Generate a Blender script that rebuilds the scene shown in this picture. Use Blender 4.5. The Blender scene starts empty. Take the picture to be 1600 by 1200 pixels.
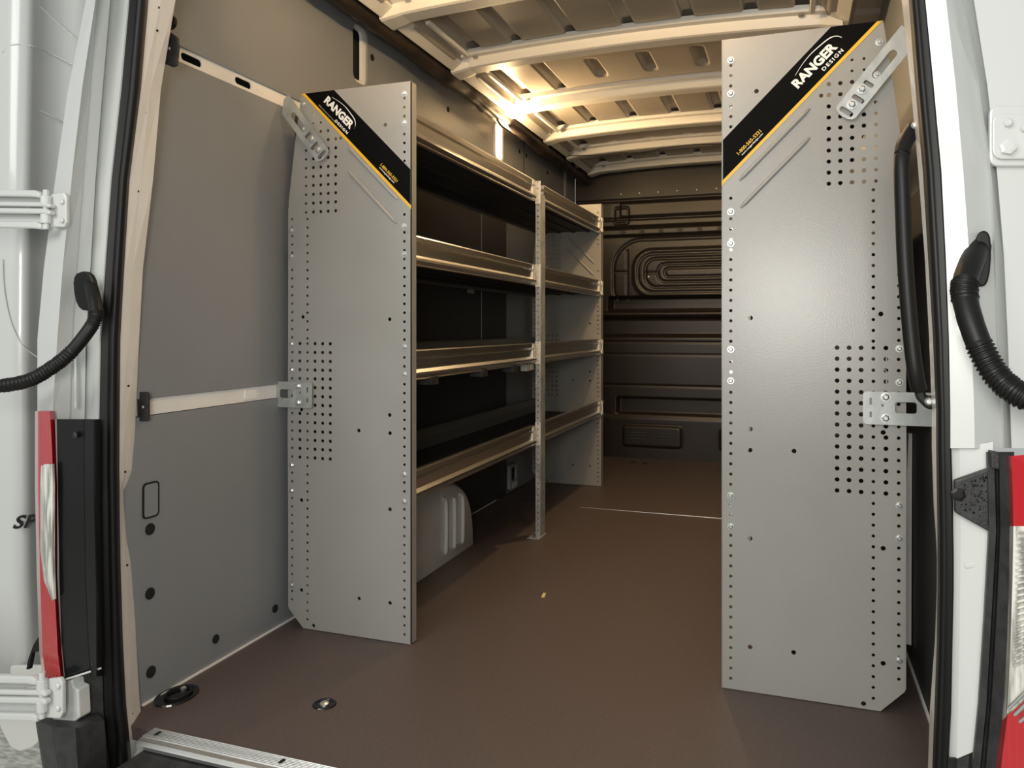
import bpy, bmesh, math, random
from mathutils import Vector, Matrix
random.seed(4)
scene = bpy.context.scene
C = scene.collection

# ------------------------------------------------------------------ camera
cam_d = bpy.data.cameras.new('camera')
cam = bpy.data.objects.new('camera', cam_d); C.objects.link(cam)
cam.location = (0, 0, 0.9)
cam.rotation_euler = (math.radians(90), 0, math.atan(438/1220))
cam_d.sensor_width = 36; cam_d.lens = 27.45; cam_d.shift_y = -0.055
cam_d.clip_start = 0.02
scene.camera = cam

# ------------------------------------------------------------------ world, lights, exposure
w = bpy.data.worlds.new('world'); scene.world = w; w.use_nodes = True
w.node_tree.nodes['Background'].inputs[0].default_value = (0.92, 0.94, 0.92, 1)
w.node_tree.nodes['Background'].inputs[1].default_value = 0.27
scene.view_settings.view_transform = 'Standard'
scene.view_settings.look = 'None'
scene.view_settings.exposure = 0.78
scene.view_settings.gamma = 1.0
scene.view_settings.use_curve_mapping = False

def light(name, kind, loc, energy, color, size=0.3, size_y=None, aim=None, spread=None):
    d = bpy.data.lights.new(name, kind); o = bpy.data.objects.new(name, d); C.objects.link(o)
    o.location = loc; d.energy = energy; d.color = color
    if kind == 'AREA':
        d.size = size
        if size_y: d.shape = 'RECTANGLE'; d.size_y = size_y
        if spread: d.spread = spread
    else: d.shadow_soft_size = size
    if aim: o.rotation_euler = (Vector(aim)-Vector(loc)).to_track_quat('-Z', 'Y').to_euler()
    return o
NEUT = (1.0, 0.975, 0.91)
light('work_light', 'AREA', (-0.02, -0.45, 1.06), 12.6, NEUT, 0.42, 0.42, aim=(-0.50, 2.0, 0.85))
light('yard_light', 'AREA', (-1.6, -2.4, 2.6), 50, (1.0, 1.0, 0.96), 2.5, 1.5, aim=(-0.6, 1.2, 0.4))

# ------------------------------------------------------------------ materials
def mat(name, col, rough=0.5, metal=0.0, coat=0.0, spec=0.5):
    m = bpy.data.materials.new(name); m.use_nodes = True
    b = m.node_tree.nodes['Principled BSDF']
    b.inputs['Base Color'].default_value = (*col, 1); b.inputs['Roughness'].default_value = rough
    b.inputs['Metallic'].default_value = metal; b.inputs['Coat Weight'].default_value = coat
    b.inputs['Coat Roughness'].default_value = 0.05
    b.inputs['Specular IOR Level'].default_value = spec
    return m
def nodes(m): return m.node_tree.nodes, m.node_tree.links, m.node_tree.nodes['Principled BSDF']
def noise_mix(m, c1, c2, scale, stretch=(1,1,1), detail=4, lo=0.4, hi=0.6, bump=0.0, bscale=None, rough=None):
    n, l, b = nodes(m)
    tc = n.new('ShaderNodeTexCoord'); mp = n.new('ShaderNodeMapping'); mp.inputs['Scale'].default_value = stretch
    l.new(tc.outputs['Object'], mp.inputs['Vector'])
    no = n.new('ShaderNodeTexNoise'); no.inputs['Scale'].default_value = scale; no.inputs['Detail'].default_value = detail
    l.new(mp.outputs[0], no.inputs['Vector'])
    r = n.new('ShaderNodeValToRGB'); r.color_ramp.elements[0].position = lo; r.color_ramp.elements[1].position = hi
    r.color_ramp.elements[0].color = (*c1, 1); r.color_ramp.elements[1].color = (*c2, 1)
    l.new(no.outputs['Fac'], r.inputs[0]); l.new(r.outputs[0], b.inputs['Base Color'])
    if rough:
        mr = n.new('ShaderNodeMapRange'); mr.inputs['To Min'].default_value = rough[0]; mr.inputs['To Max'].default_value = rough[1]
        l.new(no.outputs['Fac'], mr.inputs['Value']); l.new(mr.outputs[0], b.inputs['Roughness'])
    if bump:
        nb = n.new('ShaderNodeTexNoise'); nb.inputs['Scale'].default_value = bscale or scale*4; nb.inputs['Detail'].default_value = 3
        l.new(mp.outputs[0], nb.inputs['Vector'])
        bp = n.new('ShaderNodeBump'); bp.inputs['Strength'].default_value = bump; bp.inputs['Distance'].default_value = 0.002
        l.new(nb.outputs['Fac'], bp.inputs['Height']); l.new(bp.outputs[0], b.inputs['Normal'])
    return m
M = {}
M['panel'] = noise_mix(mat('grey_powder_coat', (.33,.33,.32), .31, spec=.65), (.275,.27,.25), (.31,.305,.285), 3.0, lo=.3, hi=.7, bump=.10, bscale=260)
M['wall'] = noise_mix(mat('grey_wall_lining', (.2,.2,.2), .40), (.215,.23,.245), (.24,.255,.27), 2.0, lo=.3, hi=.7, bump=.06, bscale=300)
M['wall_dark'] = mat('near_black_matte', (.035,.036,.038), .6)  # near-black; carries the shade on the lower right wall lining
M['floor'] = noise_mix(mat('brown_floor_board', (.1,.1,.1), .5), (.072,.055,.050), (.110,.085,.078), 130, stretch=(1,2.2,1), detail=5, lo=.3, hi=.7, bump=.5, bscale=420)
M['white'] = mat('white_body_paint', (.60,.615,.605), .28, coat=.5)
M['jamb'] = noise_mix(mat('white_jamb_paint', (.66,.65,.61), .32, coat=.4), (.80,.80,.77), (.85,.84,.81), 9, lo=.3, hi=.7)
M['roof'] = noise_mix(mat('roof_skin_paint', (.42,.38,.33), .38), (.37,.33,.28), (.43,.39,.33), 4, lo=.3, hi=.7)
M['bow'] = mat('roof_bow_paint', (.78,.76,.70), .32)
M['bulkhead'] = mat('dark_bulkhead_plastic', (.022,.018,.015), .36)
M['black'] = mat('black_rubber', (.006,.006,.006), .46, spec=.3)
M['black_pl'] = noise_mix(mat('black_plastic', (.02,.02,.02), .5), (.018,.018,.019), (.03,.03,.032), 40, bump=.25, bscale=220)
M['black_gloss'] = mat('black_gloss_trim', (.008,.008,.009), .2)
M['sleeve'] = noise_mix(mat('black_fabric_sleeve', (.02,.015,.012), .5), (.010,.007,.006), (.045,.028,.018), 7, stretch=(1,.6,1), bump=.4, bscale=60)
M['hole'] = mat('hole_dark', (.006,.006,.006), .9)
M['galv'] = noise_mix(mat('galvanised_steel', (.5,.52,.52), .45, metal=.5), (.36,.38,.375), (.50,.52,.51), 30, stretch=(1,1,.5), lo=.35, hi=.65, rough=(.4,.55))
M['zinc'] = mat('zinc_bolt', (.58,.59,.58), .34, metal=.8)
M['alu'] = noise_mix(mat('brushed_aluminium', (.7,.68,.64), .28, metal=1), (.66,.63,.58), (.88,.85,.80), 60, stretch=(1,.003,2), detail=2, lo=.25, hi=.75)
M['sill'] = noise_mix(mat('sill_aluminium', (.75,.75,.73), .3, metal=.9), (.70,.70,.68), (.80,.80,.78), 60, stretch=(.02,1,1), rough=(.22,.36))
M['yellow'] = mat('yellow_stripe', (.78,.45,.015), .4)
M['decal'] = mat('black_decal_film', (.003,.003,.003), .6, spec=.06)
M['ink_w'] = mat('white_lettering', (.82,.82,.80), .5)
M['ink_g'] = mat('grey_lettering', (.4,.4,.4), .5)
M['red'] = mat('red_lens', (.42,.006,.012), .12, coat=1)
M['clear'] = noise_mix(mat('clear_lens', (.5,.5,.46), .12, coat=1), (.28,.28,.25), (.72,.72,.66), 40, stretch=(3,3,.3))
M['arch'] = mat('wheel_arch_paint', (.62,.62,.59), .25, coat=.3)
M['ground'] = noise_mix(mat('pale_concrete', (.5,.5,.45), .8), (.42,.42,.38), (.72,.72,.66), 22, stretch=(1,2.5,1), bump=.6, bscale=40)
M['fix'] = mat('light_grey_plastic', (.33,.34,.34), .4)
M['litter'] = mat('pale_yellow_plastic', (.75,.62,.25), .5)
def emis(name, col, s):
    m = mat(name, (.8,.8,.8)); b = m.node_tree.nodes['Principled BSDF']
    b.inputs['Emission Color'].default_value = (*col, 1); b.inputs['Emission Strength'].default_value = s
    return m

M['tray'] = mat('charcoal_shelf_mat', (.022,.022,.022), .55)
M['back_lip'] = mat('dull_aluminium', (.20,.20,.19), .4, metal=.6)
M['bright_galv'] = mat('bright_galvanised', (.78,.77,.73), .45, metal=.25)
for k_, sc_ in (('red', 260), ('clear', 200)):
    n, l, b = nodes(M[k_]); tc = n.new('ShaderNodeTexCoord'); wv = n.new('ShaderNodeTexWave'); wv.inputs['Scale'].default_value = sc_/6.3
    wv.bands_direction = 'X'; l.new(tc.outputs['Object'], wv.inputs['Vector']); bp = n.new('ShaderNodeBump'); bp.inputs['Strength'].default_value = .5; bp.inputs['Distance'].default_value = .001
    l.new(wv.outputs['Fac'], bp.inputs['Height']); l.new(bp.outputs[0], b.inputs['Normal'])
# ------------------------------------------------------------------ helpers
def obj(name, bm_or_me, m=None, parent=None, smooth=False, bevel=0, loc=None, solid=0):
    if isinstance(bm_or_me, bmesh.types.BMesh):
        bmesh.ops.recalc_face_normals(bm_or_me, faces=bm_or_me.faces[:])
        me = bpy.data.meshes.new(name); bm_or_me.to_mesh(me); bm_or_me.free()
    else: me = bm_or_me
    if m is not None:
        me.materials.clear(); me.materials.append(m)
    if smooth: me.polygons.foreach_set('use_smooth', [True]*len(me.polygons))
    o = bpy.data.objects.new(name, me); C.objects.link(o)
    if parent: o.parent = parent
    if loc: o.location = loc
    if solid:
        s = o.modifiers.new('solid', 'SOLIDIFY'); s.thickness = solid; s.offset = 0
    if bevel:
        b = o.modifiers.new('bevel', 'BEVEL'); b.width = bevel; b.segments = 2; b.limit_method = 'ANGLE'
    return o
def thing(name, label, cat, loc=(0,0,0), group=None):
    o = bpy.data.objects.new(name, None); C.objects.link(o); o.location = loc; o.empty_display_size = .1
    o['label'] = label; o['category'] = cat
    if group: o['group'] = group
    return o
def tag(o, label, cat, group=None):
    o['label'] = label; o['category'] = cat
    if group: o['group'] = group
    return o
def struct(o): o['kind'] = 'structure'; return o
def box(bm, x0, x1, y0, y1, z0, z1):
    vs = [bm.verts.new((x, y, z)) for x in (x0, x1) for y in (y0, y1) for z in (z0, z1)]
    for f in ((0,1,3,2),(4,6,7,5),(0,4,5,1),(2,3,7,6),(0,2,6,4),(1,5,7,3)): bm.faces.new([vs[i] for i in f])
def BX(*a):
    bm = bmesh.new(); box(bm, *a); return bm
def smoothpts(pts, n=8):
    P = [Vector(p) for p in pts]; out = []
    for i in range(len(P)-1):
        p0 = P[max(i-1,0)]; p1 = P[i]; p2 = P[i+1]; p3 = P[min(i+2,len(P)-1)]
        for k in range(n):
            t = k/n
            out.append(.5*((2*p1)+(p2-p0)*t+(2*p0-5*p1+4*p2-p3)*t*t+(3*p1-p0-3*p2+p3)*t**3))
    out.append(P[-1]); return out
def tube(bm, pts, rad, seg=12, sq=1.0):
    P = [Vector(p) for p in pts]; rings = []
    up = Vector((0.13, 0.31, 0.94)).normalized()
    for i, p in enumerate(P):
        t = (P[min(i+1,len(P)-1)]-P[max(i-1,0)]).normalized()
        a = t.cross(up)
        if a.length < .05: a = t.cross(Vector((1,0,0)))
        a.normalize(); b = t.cross(a).normalized()
        r = rad(i) if callable(rad) else rad
        rings.append([bm.verts.new(p+(a*math.cos(2*math.pi*k/seg)+b*math.sin(2*math.pi*k/seg)*sq)*r) for k in range(seg)])
    for i in range(len(rings)-1):
        for k in range(seg):
            bm.faces.new((rings[i][k], rings[i][(k+1)%seg], rings[i+1][(k+1)%seg], rings[i+1][k]))
    bm.faces.new(rings[0][::-1]); bm.faces.new(rings[-1])
def prism(bm, pts, d):            # closed polygon pts extruded by the vector d
    d = Vector(d); a = [bm.verts.new(p) for p in pts]; b = [bm.verts.new(Vector(p)+d) for p in pts]
    n = len(a); bm.faces.new(a); bm.faces.new(b[::-1])
    for i in range(n): bm.faces.new((a[i], b[i], b[(i+1)%n], a[(i+1)%n]))
def grid(bm, rows, close=False):
    V = [[bm.verts.new(p) for p in r] for r in rows]
    for i in range(len(V)-1):
        n = len(V[i])
        for k in range(n if close else n-1):
            bm.faces.new((V[i][k], V[i][(k+1)%n], V[i+1][(k+1)%n], V[i+1][k]))
    return V
def disc(bm, c, r, n=(0,-1,0), h=.004, seg=12, dome=0):
    n = Vector(n).normalized(); a = n.orthogonal().normalized(); b = n.cross(a); c = Vector(c)
    lo = [bm.verts.new(c+(a*math.cos(2*math.pi*k/seg)+b*math.sin(2*math.pi*k/seg))*r) for k in range(seg)]
    hi = [bm.verts.new(v.co+n*h) for v in lo]
    bm.faces.new(lo[::-1])
    for k in range(seg): bm.faces.new((lo[k], lo[(k+1)%seg], hi[(k+1)%seg], hi[k]))
    if dome:
        top = [bm.verts.new(c+(v.co-c-n*h)*.6+n*(h+dome)) for v in hi]
        for k in range(seg): bm.faces.new((hi[k], hi[(k+1)%seg], top[(k+1)%seg], top[k]))
        bm.faces.new(top)
    else: bm.faces.new(hi)
def rrect(x0, x1, y0, y1, r, n=4):
    out = []
    for cx, cy, a0 in ((x1-r,y1-r,0),(x0+r,y1-r,90),(x0+r,y0+r,180),(x1-r,y0+r,270)):
        for k in range(n+1):
            a = math.radians(a0+90*k/n); out.append((cx+r*math.cos(a), cy+r*math.sin(a)))
    return out
def circ(x, y, r, n=8): return [(x+r*math.cos(2*math.pi*k/n+.39), y+r*math.sin(2*math.pi*k/n+.39)) for k in range(n)]
def plate(name, outline, holes, t, o, ux, uy):
    """flat plate with real punched holes; local (u,v) -> o + u*ux + v*uy"""
    cu = bpy.data.curves.new(name, 'CURVE'); cu.dimensions = '2D'; cu.fill_mode = 'BOTH'; cu.extrude = t/2
    for loop in [outline]+list(holes):
        s = cu.splines.new('POLY'); s.points.add(len(loop)-1)
        for p, q in zip(s.points, loop): p.co = (q[0], q[1], 0, 1)
        s.use_cyclic_u = True
    ob = bpy.data.objects.new(name, cu); C.objects.link(ob)
    dg = bpy.context.evaluated_depsgraph_get()
    me = bpy.data.meshes.new_from_object(ob.evaluated_get(dg))
    bpy.data.objects.remove(ob); bpy.data.curves.remove(cu)
    ux = Vector(ux); uy = Vector(uy); uz = ux.cross(uy)
    mt = Matrix((ux, uy, uz)).transposed().to_4x4(); mt.translation = Vector(o)
    me.transform(mt)
    return me
def text_mesh(body, size, o, ux, uy, depth=.0006, bold=0, shear=0, align='LEFT', spacing=1.0, xs=1.0):
    cu = bpy.data.curves.new('lettering', 'FONT'); cu.body = body; cu.size = size; cu.extrude = depth/2
    cu.offset = bold; cu.shear = shear; cu.align_x = align; cu.space_character = spacing; cu.resolution_u = 3
    ob = bpy.data.objects.new('lettering', cu); C.objects.link(ob)
    dg = bpy.context.evaluated_depsgraph_get()
    me = bpy.data.meshes.new_from_object(ob.evaluated_get(dg))
    bpy.data.objects.remove(ob); bpy.data.curves.remove(cu)
    ux = Vector(ux).normalized()*xs; uy = Vector(uy).normalized(); uz = ux.normalized().cross(uy)
    mt = Matrix((ux, uy, uz)).transposed().to_4x4(); mt.translation = Vector(o)
    me.transform(mt)
    return me

# ------------------------------------------------------------------ constants of the load space
XL, XR = -1.46, 0.30
YB = 5.39
XC = -0.58
BOWS = [2.41, 3.00, 3.65, 4.27, 4.75, 5.28]
def crown(x): return 0.035*(1-((x-XC)/0.88)**2)

# ---- floor
YSEAM = 3.80
fl = struct(obj('floor', BX(XL, XR, 1.37, YSEAM-.003, -.03, 0), M['floor']))
b = BX(XL, XR, YSEAM+.003, YB, -.03, 0); obj('floor_board', b, M['floor'], fl)
bm = bmesh.new(); box(bm, -1.0, XR, YSEAM-.003, YSEAM+.003, -.02, .0015)
obj('joint_strip', bm, M['sill'], fl, bevel=.001)
bm = bmesh.new(); box(bm, -1.30, -1.0, YSEAM-.003, YSEAM+.003, -.02, -.004); obj('joint_strip', bm, M['hole'], fl)
bm = bmesh.new(); box(bm, XL+.002, XL+.009, 1.45, 3.8, 0.0, .004); obj('edge_bead', bm, M['jamb'], fl)
for c in ((-.92, 5.16), (-1.0,5.18)):
    bm = bmesh.new(); disc(bm, (c[0], c[1], -.001), .018, (0,0,1), .003, 14); obj('floor_plug', bm, M['hole'], fl)

# ---- left wall: lower lining, strip, upper lining
slots = [(2.40, 2.50, 1.775, 1.98), (5.10, 5.16, 1.76, 1.97)]
lo = plate('wall_left', [(1.395,0),(YB,0),(YB,1.572),(1.395,1.572)],
           [rrect(1.43,2.30,.6875,.7305,.006)], .006, (XL,0,0), (0,1,0), (0,0,1))
wl = struct(obj('wall_left', lo, M['wall']))
up = plate('upper_lining', [(1.395,1.613),(YB,1.613),(YB,2.07),(1.395,2.07)],
           [rrect(a,b_,c,d,.03) for a,b_,c,d in slots], .006, (XL,0,0), (0,1,0), (0,0,1))
obj('upper_lining', up, M['wall'], wl)
obj('backing_sheet', BX(XL-.06, XL-.03, 1.40, YB, 0, 2.1), M['hole'], wl)
def strip(name, y0, y1, z0, z1, holes):
    me = plate(name, rrect(y0,y1,z0,z1,.004), holes, .004, (XL-.006,0,0), (0,1,0), (0,0,1))
    return struct(obj(name, me, M['jamb']))
strip('trim_1', 1.46, YB-.02, 1.565, 1.62, [rrect(1.585,1.66,1.583,1.603,.0099), rrect(1.79,1.86,1.583,1.603,.0099), circ(1.885,1.592,.002)])
strip('trim_2', 1.44, 2.34, .689, .729, [])
bm = bmesh.new()
for r_ in (rrect(1.83,1.885,.695,.722,.004),):
    prism(bm, [(XL-.004, a, c) for a, c in r_], (.0035,0,0))
obj('clip_pad', bm, M['jamb'], bpy.data.objects['trim_2'])
for a,b_,c,d in slots:
    ring_o = rrect(a-.006,b_+.006,c-.006,d+.006,.034); ring_i = rrect(a+.012,b_-.022,c+.012,d-.01,.018)
    me = plate('slot_rim', ring_o, [ring_i], .012, (XL-.012,0,0), (0,1,0), (0,0,1))
    obj('slot_rim', me, M['jamb'], wl)
# plugs and covers on the left lining
for y, z, r in ((1.475,.415,.014),(1.475,.26,.014),(1.478,.07,.014),(1.703,.065,.012),(1.958,.06,.012),
                (2.532,1.895,.012),(3.206,1.881,.012),(4.18,1.90,.011),(4.30,1.90,.011),(4.72,1.88,.011)):
    bm = bmesh.new(); disc(bm, (XL+.0025, y, z), r, (1,0,0), .0035, 16, .001); obj('plug', bm, M['hole'], wl)
for y in (4.26,):
    obj('panel_joint', BX(XL+.0025, XL+.005, y-.002, y+.002, 1.62, 2.06), M['hole'], wl)
me = plate('access_cover', rrect(1.455,1.50,.445,.525,.009), [], .002, (XL+.0045,0,0), (0,1,0), (0,0,1)); obj('access_cover', me, M['wall'], wl)
me = plate('cover_gap', rrect(1.452,1.503,.442,.528,.011), [rrect(1.456,1.499,.446,.524,.008)], .0032, (XL+.0045,0,0), (0,1,0), (0,0,1)); obj('cover_gap', me, M['hole'], wl)
# joints and ledge on the lining behind the shelves
obj('panel_joint', BX(XL+.003, XL+.007, 3.598, 3.604, .75, 1.60), M['fix'], wl)
obj('dark_sheet', BX(XL+.003, XL+.006, 2.06, 3.96, .0, 1.56), M['wall_dark'], wl)  # thin near-black sheet over the wall behind the shelves
me = plate('label_plate', rrect(3.42,3.50,.0,.032,.003), [], .002, (XL+.008,0,1.065), (0,1,0), (0,0,1)); obj('label_plate', me, M['ink_g'], wl)

# ---- right wall
wr = struct(obj('wall_right', BX(XR, XR+.01, 1.50, YB, 1.25, 2.07), M['wall']))
obj('shade_toned_lining', BX(XR, XR+.012, 1.50, YB, 0.0, 1.25), M['wall_dark'], wr)  # near-black colour stands in for shade on the lower right wall
bm = bmesh.new(); prism(bm, [(XR-.004,2.30,.06),(XR-.03,2.31,.06),(XR-.03,2.31,.10),(XR-.01,2.30,.62),(XR-.002,2.30,.62)], (0,.02,0)); obj('edge_bead', bm, M['jamb'], wr)
bm = bmesh.new(); box(bm, XR-.008, XR-.002, 1.5, 2.6, 0, .006); obj('edge_bead', bm, M['jamb'], wr)
bm = bmesh.new(); prism(bm, [(XR-.0005, a, c) for a, c in rrect(3.30,3.36,1.80,2.03,.028)], (-.006,0,0)); obj('slot_rim', bm, M['jamb'], wr)

# ---- ceiling: pressed roof skin as a real relief
def cap_sdf(px, py, ax, ay, bx_, by_, r):
    dx, dy = bx_-ax, by_-ay; L = dx*dx+dy*dy
    t = 0 if L == 0 else max(0, min(1, ((px-ax)*dx+(py-ay)*dy)/L))
    return math.hypot(px-ax-dx*t, py-ay-dy*t)-r
def smst(a, b_, x):
    t = max(0, min(1, (x-a)/(b_-a))); return t*t*(3-2*t)
caps = []
sect = [(1.60,2.33,'l'),(2.49,2.90,'m'),(3.09,3.55,'s'),(3.74,4.17,'m'),(4.36,4.66,'e'),(4.84,5.19,'m')]
for (a, b_, k) in sect:
    xs = [XC+dx for dx in (-.44,-.22,0,.22,.44)]
    for i, x in enumerate(xs):
        if k == 's' and 0 < i < 4: caps.append((x, a+.13, x, b_-.14, .022, .024))
        elif k == 'e': caps.append((x, b_-.02, x, b_+.1, .026, .028))
        else: caps.append((x, a+.07, x, b_+.2, .022, .026))
    for x in (XC-.62, XC+.62): caps.append((x, a+.02, x, b_+.2, .03, .03))
nx, ny = 300, 300
Y0, Y1 = 1.50, 5.40
rows = []
for j in range(ny+1):
    y = Y0+(Y1-Y0)*j/ny; r = []
    loc = [c for c in caps if c[1]-.1 < y < c[3]+.1]
    for i in range(nx+1):
        x = XL+(XR-XL)*i/nx
        z = 1.995+crown(x)
        d = abs(x-XC)
        z -= .03*smst(.67, .70, d)                      # side rails
        z += .075*smst(.745, .80, d)
        for c in loc:
            if abs(x-c[0]) < .07: z += c[5]*(1-smst(-.006, .006, cap_sdf(x, y, *c[:5])))
        for q in BOWS: z += .012*(1-smst(.10, .115, abs(y-q)))
        z -= .014*(1-smst(.004,.011, abs(math.hypot((x+.22)/1.0, (y-4.98)/.7)-.10)))
        r.append((x, y, z))
    rows.append(r)
bm = bmesh.new(); grid(bm, rows)
ceil = struct(obj('ceiling', bm, M['roof'], smooth=True))
obj('roof_outer', BX(XL-.1, XR+.1, 1.40, 5.6, 2.09, 2.11), M['white'], ceil)
# roof bows: hat-section cross members, each a part
for q in BOWS:
    rows = []
    n = 40
    prof = [(-.085,.062),(-.078,.040),(-.055,.036),(-.045,.004),(-.035,.0),(.030,.0),(.045,.006),(.055,.036),(.085,.040),(.085,.062)]
    for i in range(n+1):
        x = -1.33+(1.50)*i/n
        x = XC-.745+1.49*i/n
        e = smst(.66, .745, abs(x-XC))
        z0 = 1.950+crown(x)*1.0-.012*e
        wd = 1+.25*e
        rows.append([(x, q+a*wd, z0+h) for a, h in prof])
    bm = bmesh.new(); V = grid(bm, rows, close=True); bm.faces.new(V[0]); bm.faces.new(V[-1][::-1])
    bow = obj('roof_bow', bm, M['bow'], ceil, smooth=False)
    bm = bmesh.new()
    for k in range(13):
        x = XC-.60+k*.1
        disc(bm, (x, q+.068, 1.9875+crown(x)), .011, (0,0,-1), .0035, 12)
    obj('weld_dimples', bm, M['bow'], bow)
    for x in (XC-.62, XC+.62):
        bm = bmesh.new(); disc(bm, (x-.01, q-.067, 1.985+crown(x)), .011, (0,0,-1), .006, 10, .003); obj('bolt', bm, M['zinc'], bow)
    bm = bmesh.new()
    box(bm, XC-.50, XC-.4985, q-.046, q+.040, 1.9485+crown(-.5), 1.96+crown(-.5)); obj('seam', bm, M['hole'], bow)
# side rails along the roof edge
bm = bmesh.new(); prism(bm, [(-1.318,1.5,1.955),(-1.275,1.5,1.985),(-1.275,1.5,1.999),(-1.325,1.5,1.999)], (0,3.87,0)); obj('side_rail', bm, M['bow'], ceil, bevel=.003)
bm = bmesh.new(); prism(bm, [(.185,1.5,1.955),(.125,1.5,1.985),(.125,1.5,1.999),(.185,1.5,1.999)], (0,3.87,0)); obj('side_rail', bm, M['bow'], ceil, bevel=.003)
for x, s in ((-1.225,1),(0.065,-1)):
    for y0, y1 in ((2.52,2.88),(3.12,3.54),(3.77,4.16),(4.38,4.65)):
        bm = bmesh.new(); prism(bm, [(x-.01,y0,1.995),(x+.01,y0,1.995),(x+.006,y0,1.982),(x-.006,y0,1.982)], (0,y1-y0,0)); obj('rail_rib', bm, M['bow'], ceil)
# header above the rear opening
hd = struct(obj('trim_3', BX(-1.50, .32, 1.36, 1.50, 1.84, 2.09), M['jamb'], bevel=.01))

# ---- bulkhead at the front of the load space: pressed relief
def rr_sdf(x, z, cx, cz, hx, hz, r):
    qx, qz = abs(x-cx)-hx+r, abs(z-cz)-hz+r
    return math.hypot(max(qx,0), max(qz,0))+min(max(qx,qz),0)-r
def groove(d, wd=.010, dep=.010): return .65*dep*(1-smst(wd*.4, wd, abs(d)))
nx, nz = 250, 300
rows = []
for j in range(nz+1):
    z = 2.05*j/nz; r = []
    for i in range(nx+1):
        x = XL+(XR-XL)*i/nx
        xx = XC-abs(x-XC) if x > XC else x
        y = YB
        d = rr_sdf(x, z, XC, 1.276, .46, .165, .13)
        if z > 1.10:
            y -= .014*(1-smst(-.012,.012,d))
            y += groove(rr_sdf(x, z, XC, 1.276, .425, .132, .105), .012, .010)
            y += groove(rr_sdf(x, z, XC, 1.276, .375, .098, .075), .012, .012)
            d3 = rr_sdf(x, z, XC, 1.276, .29, .062, .055)
            y += groove(d3, .011, .012)
            y += groove(rr_sdf(x, z, XC, 1.276, .24, .030, .025), .010, .012)
            if .29 < abs(x-XC) < .375: y += groove(z-1.276, .012, .008)
            # fan shaped panels beside the centre
            d4 = rr_sdf(x, z, XC, 1.25, .60, .26, .2)
            y += groove(d4, .014, .012)
            if .50 < abs(x-XC) < .59: y += groove(z-1.285, .012, .010)
            if z < 1.44: y += groove(abs(x-XC)-.505, .010, .010)
        y -= .03*smst(1.53,1.545,z)*(1-smst(1.58,1.60,z))       # ledge rail
        y += .020*smst(1.60,1.61,z)
        y += groove(z-1.66, .010, .012)+groove(z-1.79, .012, .012)
        if abs(x-XC) < .55: y -= .012*smst(1.67,1.68,z)*(1-smst(1.765,1.775,z))
        t = (z-1.62)/.14
        if 0 < t < 1: y += groove(rr_sdf(x+0, z, -1.13 if x < XC else -.03, 1.685, .05, .055, .02), .010, .010)
        y += .10*(1-smst(1.105,1.12,z))*smst(1.015,1.03,z)*(1-smst(.62,.64,abs(x-XC)))   # hollow under the pressing
        y -= .02*(1-smst(1.0,1.02,z))
        y += .05*smst(.83,.86,z)*(1-smst(.95,.99,z))
        y += groove(z-.80,.008,.012)+groove(z-.715,.006,.006)+groove(z-.50,.008,.014)
        y += .05*smst(.30,.315,z)*(1-smst(.41,.42,z))*(1-smst(.56,.575,abs(x-XC)))
        y -= .01*(1-smst(.27,.30,z))
        for cx in (-.905, -.255):
            y -= .018*(1-smst(-.006,.006, rr_sdf(x, z, cx, .155, .20, .072, .02)))
            y += groove(rr_sdf(x, z, cx, .155, .20, .072, .02), .010, .006)
        r.append((x, y, z))
    rows.append(r)
bm = bmesh.new(); grid(bm, rows)
bh = struct(obj('wall_front', bm, M['bulkhead'], smooth=True))
for cx in (-1.0, -.80, -.36, -.15):
    bm = bmesh.new()
    for k in range(3): box(bm, cx-.055, cx+.055, YB-.056, YB-.045, .135+k*.02, .143+k*.02)
    obj('vent_slats', bm, M['wall_dark'], bh)
for k in range(9):
    bm = bmesh.new(); disc(bm, (-1.13+k*.13, YB+.018, 1.835), .006, (0,-1,0), .006, 10, .002); obj('rivet', bm, M['zinc'], bh)
for x in (-.93,):
    bm = bmesh.new(); disc(bm, (x, YB-.014, 1.25), .008, (0,-1,0), .006, 10, .002); obj('rivet', bm, M['zinc'], bh)
for k in range(9):
    obj('rail_clip', BX(-1.12+k*.13,-1.09+k*.13, YB-.036, YB-.028, 1.548, 1.572), M['wall_dark'], bh)

# ------------------------------------------------------------------ ceiling lamps (LED fittings with their own light; header strip is added fill)
WARM = (1.0, .67, .34)
def lamp(label, x, y, z, energy, L=.10):
    t = thing('ceiling_lamp', label, 'lamp', (x, y, z)); h = L/2
    bm = bmesh.new(); box(bm, -h-.01, h+.01, -.022, .022, 0, .010); obj('housing', bm, M['black_pl'], t, bevel=.002)
    bm = bmesh.new(); box(bm, -h, h, -.016, .016, -.003, 0); obj('diffuser', bm, emis('lamp_glow', WARM, 8), t)
    d = bpy.data.lights.new('bulb', 'AREA'); d.shape = 'RECTANGLE'; d.size = L; d.size_y = .03; d.energy = energy; d.color = WARM
    o = bpy.data.objects.new('bulb', d); C.objects.link(o); o.parent = t; o.location = (0,0,-.006)
    return t
lamp('small warm lit lamp behind the second roof bow, over the floor', -.60, 3.727, 2.012, 6.5)
lamp('long warm lit lamp near the roof above the rear opening', -.30, 2.16, 1.985, 3.6, .36)
lamp('small warm lit lamp on the far right roof edge', .10, 5.05, 1.985, .8)
t = lamp('unseen warm fill strip added on the inner face of the rear roof header', -.58, 1.535, 1.905, 8, .80)  # added fill, out of view, to brighten the roof and upper walls
t.rotation_euler = (math.radians(124), 0, 0)
t = lamp('bright warm lamp on the underside of the black sleeve', -1.338, 3.62, 1.900, 6, .12)
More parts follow.
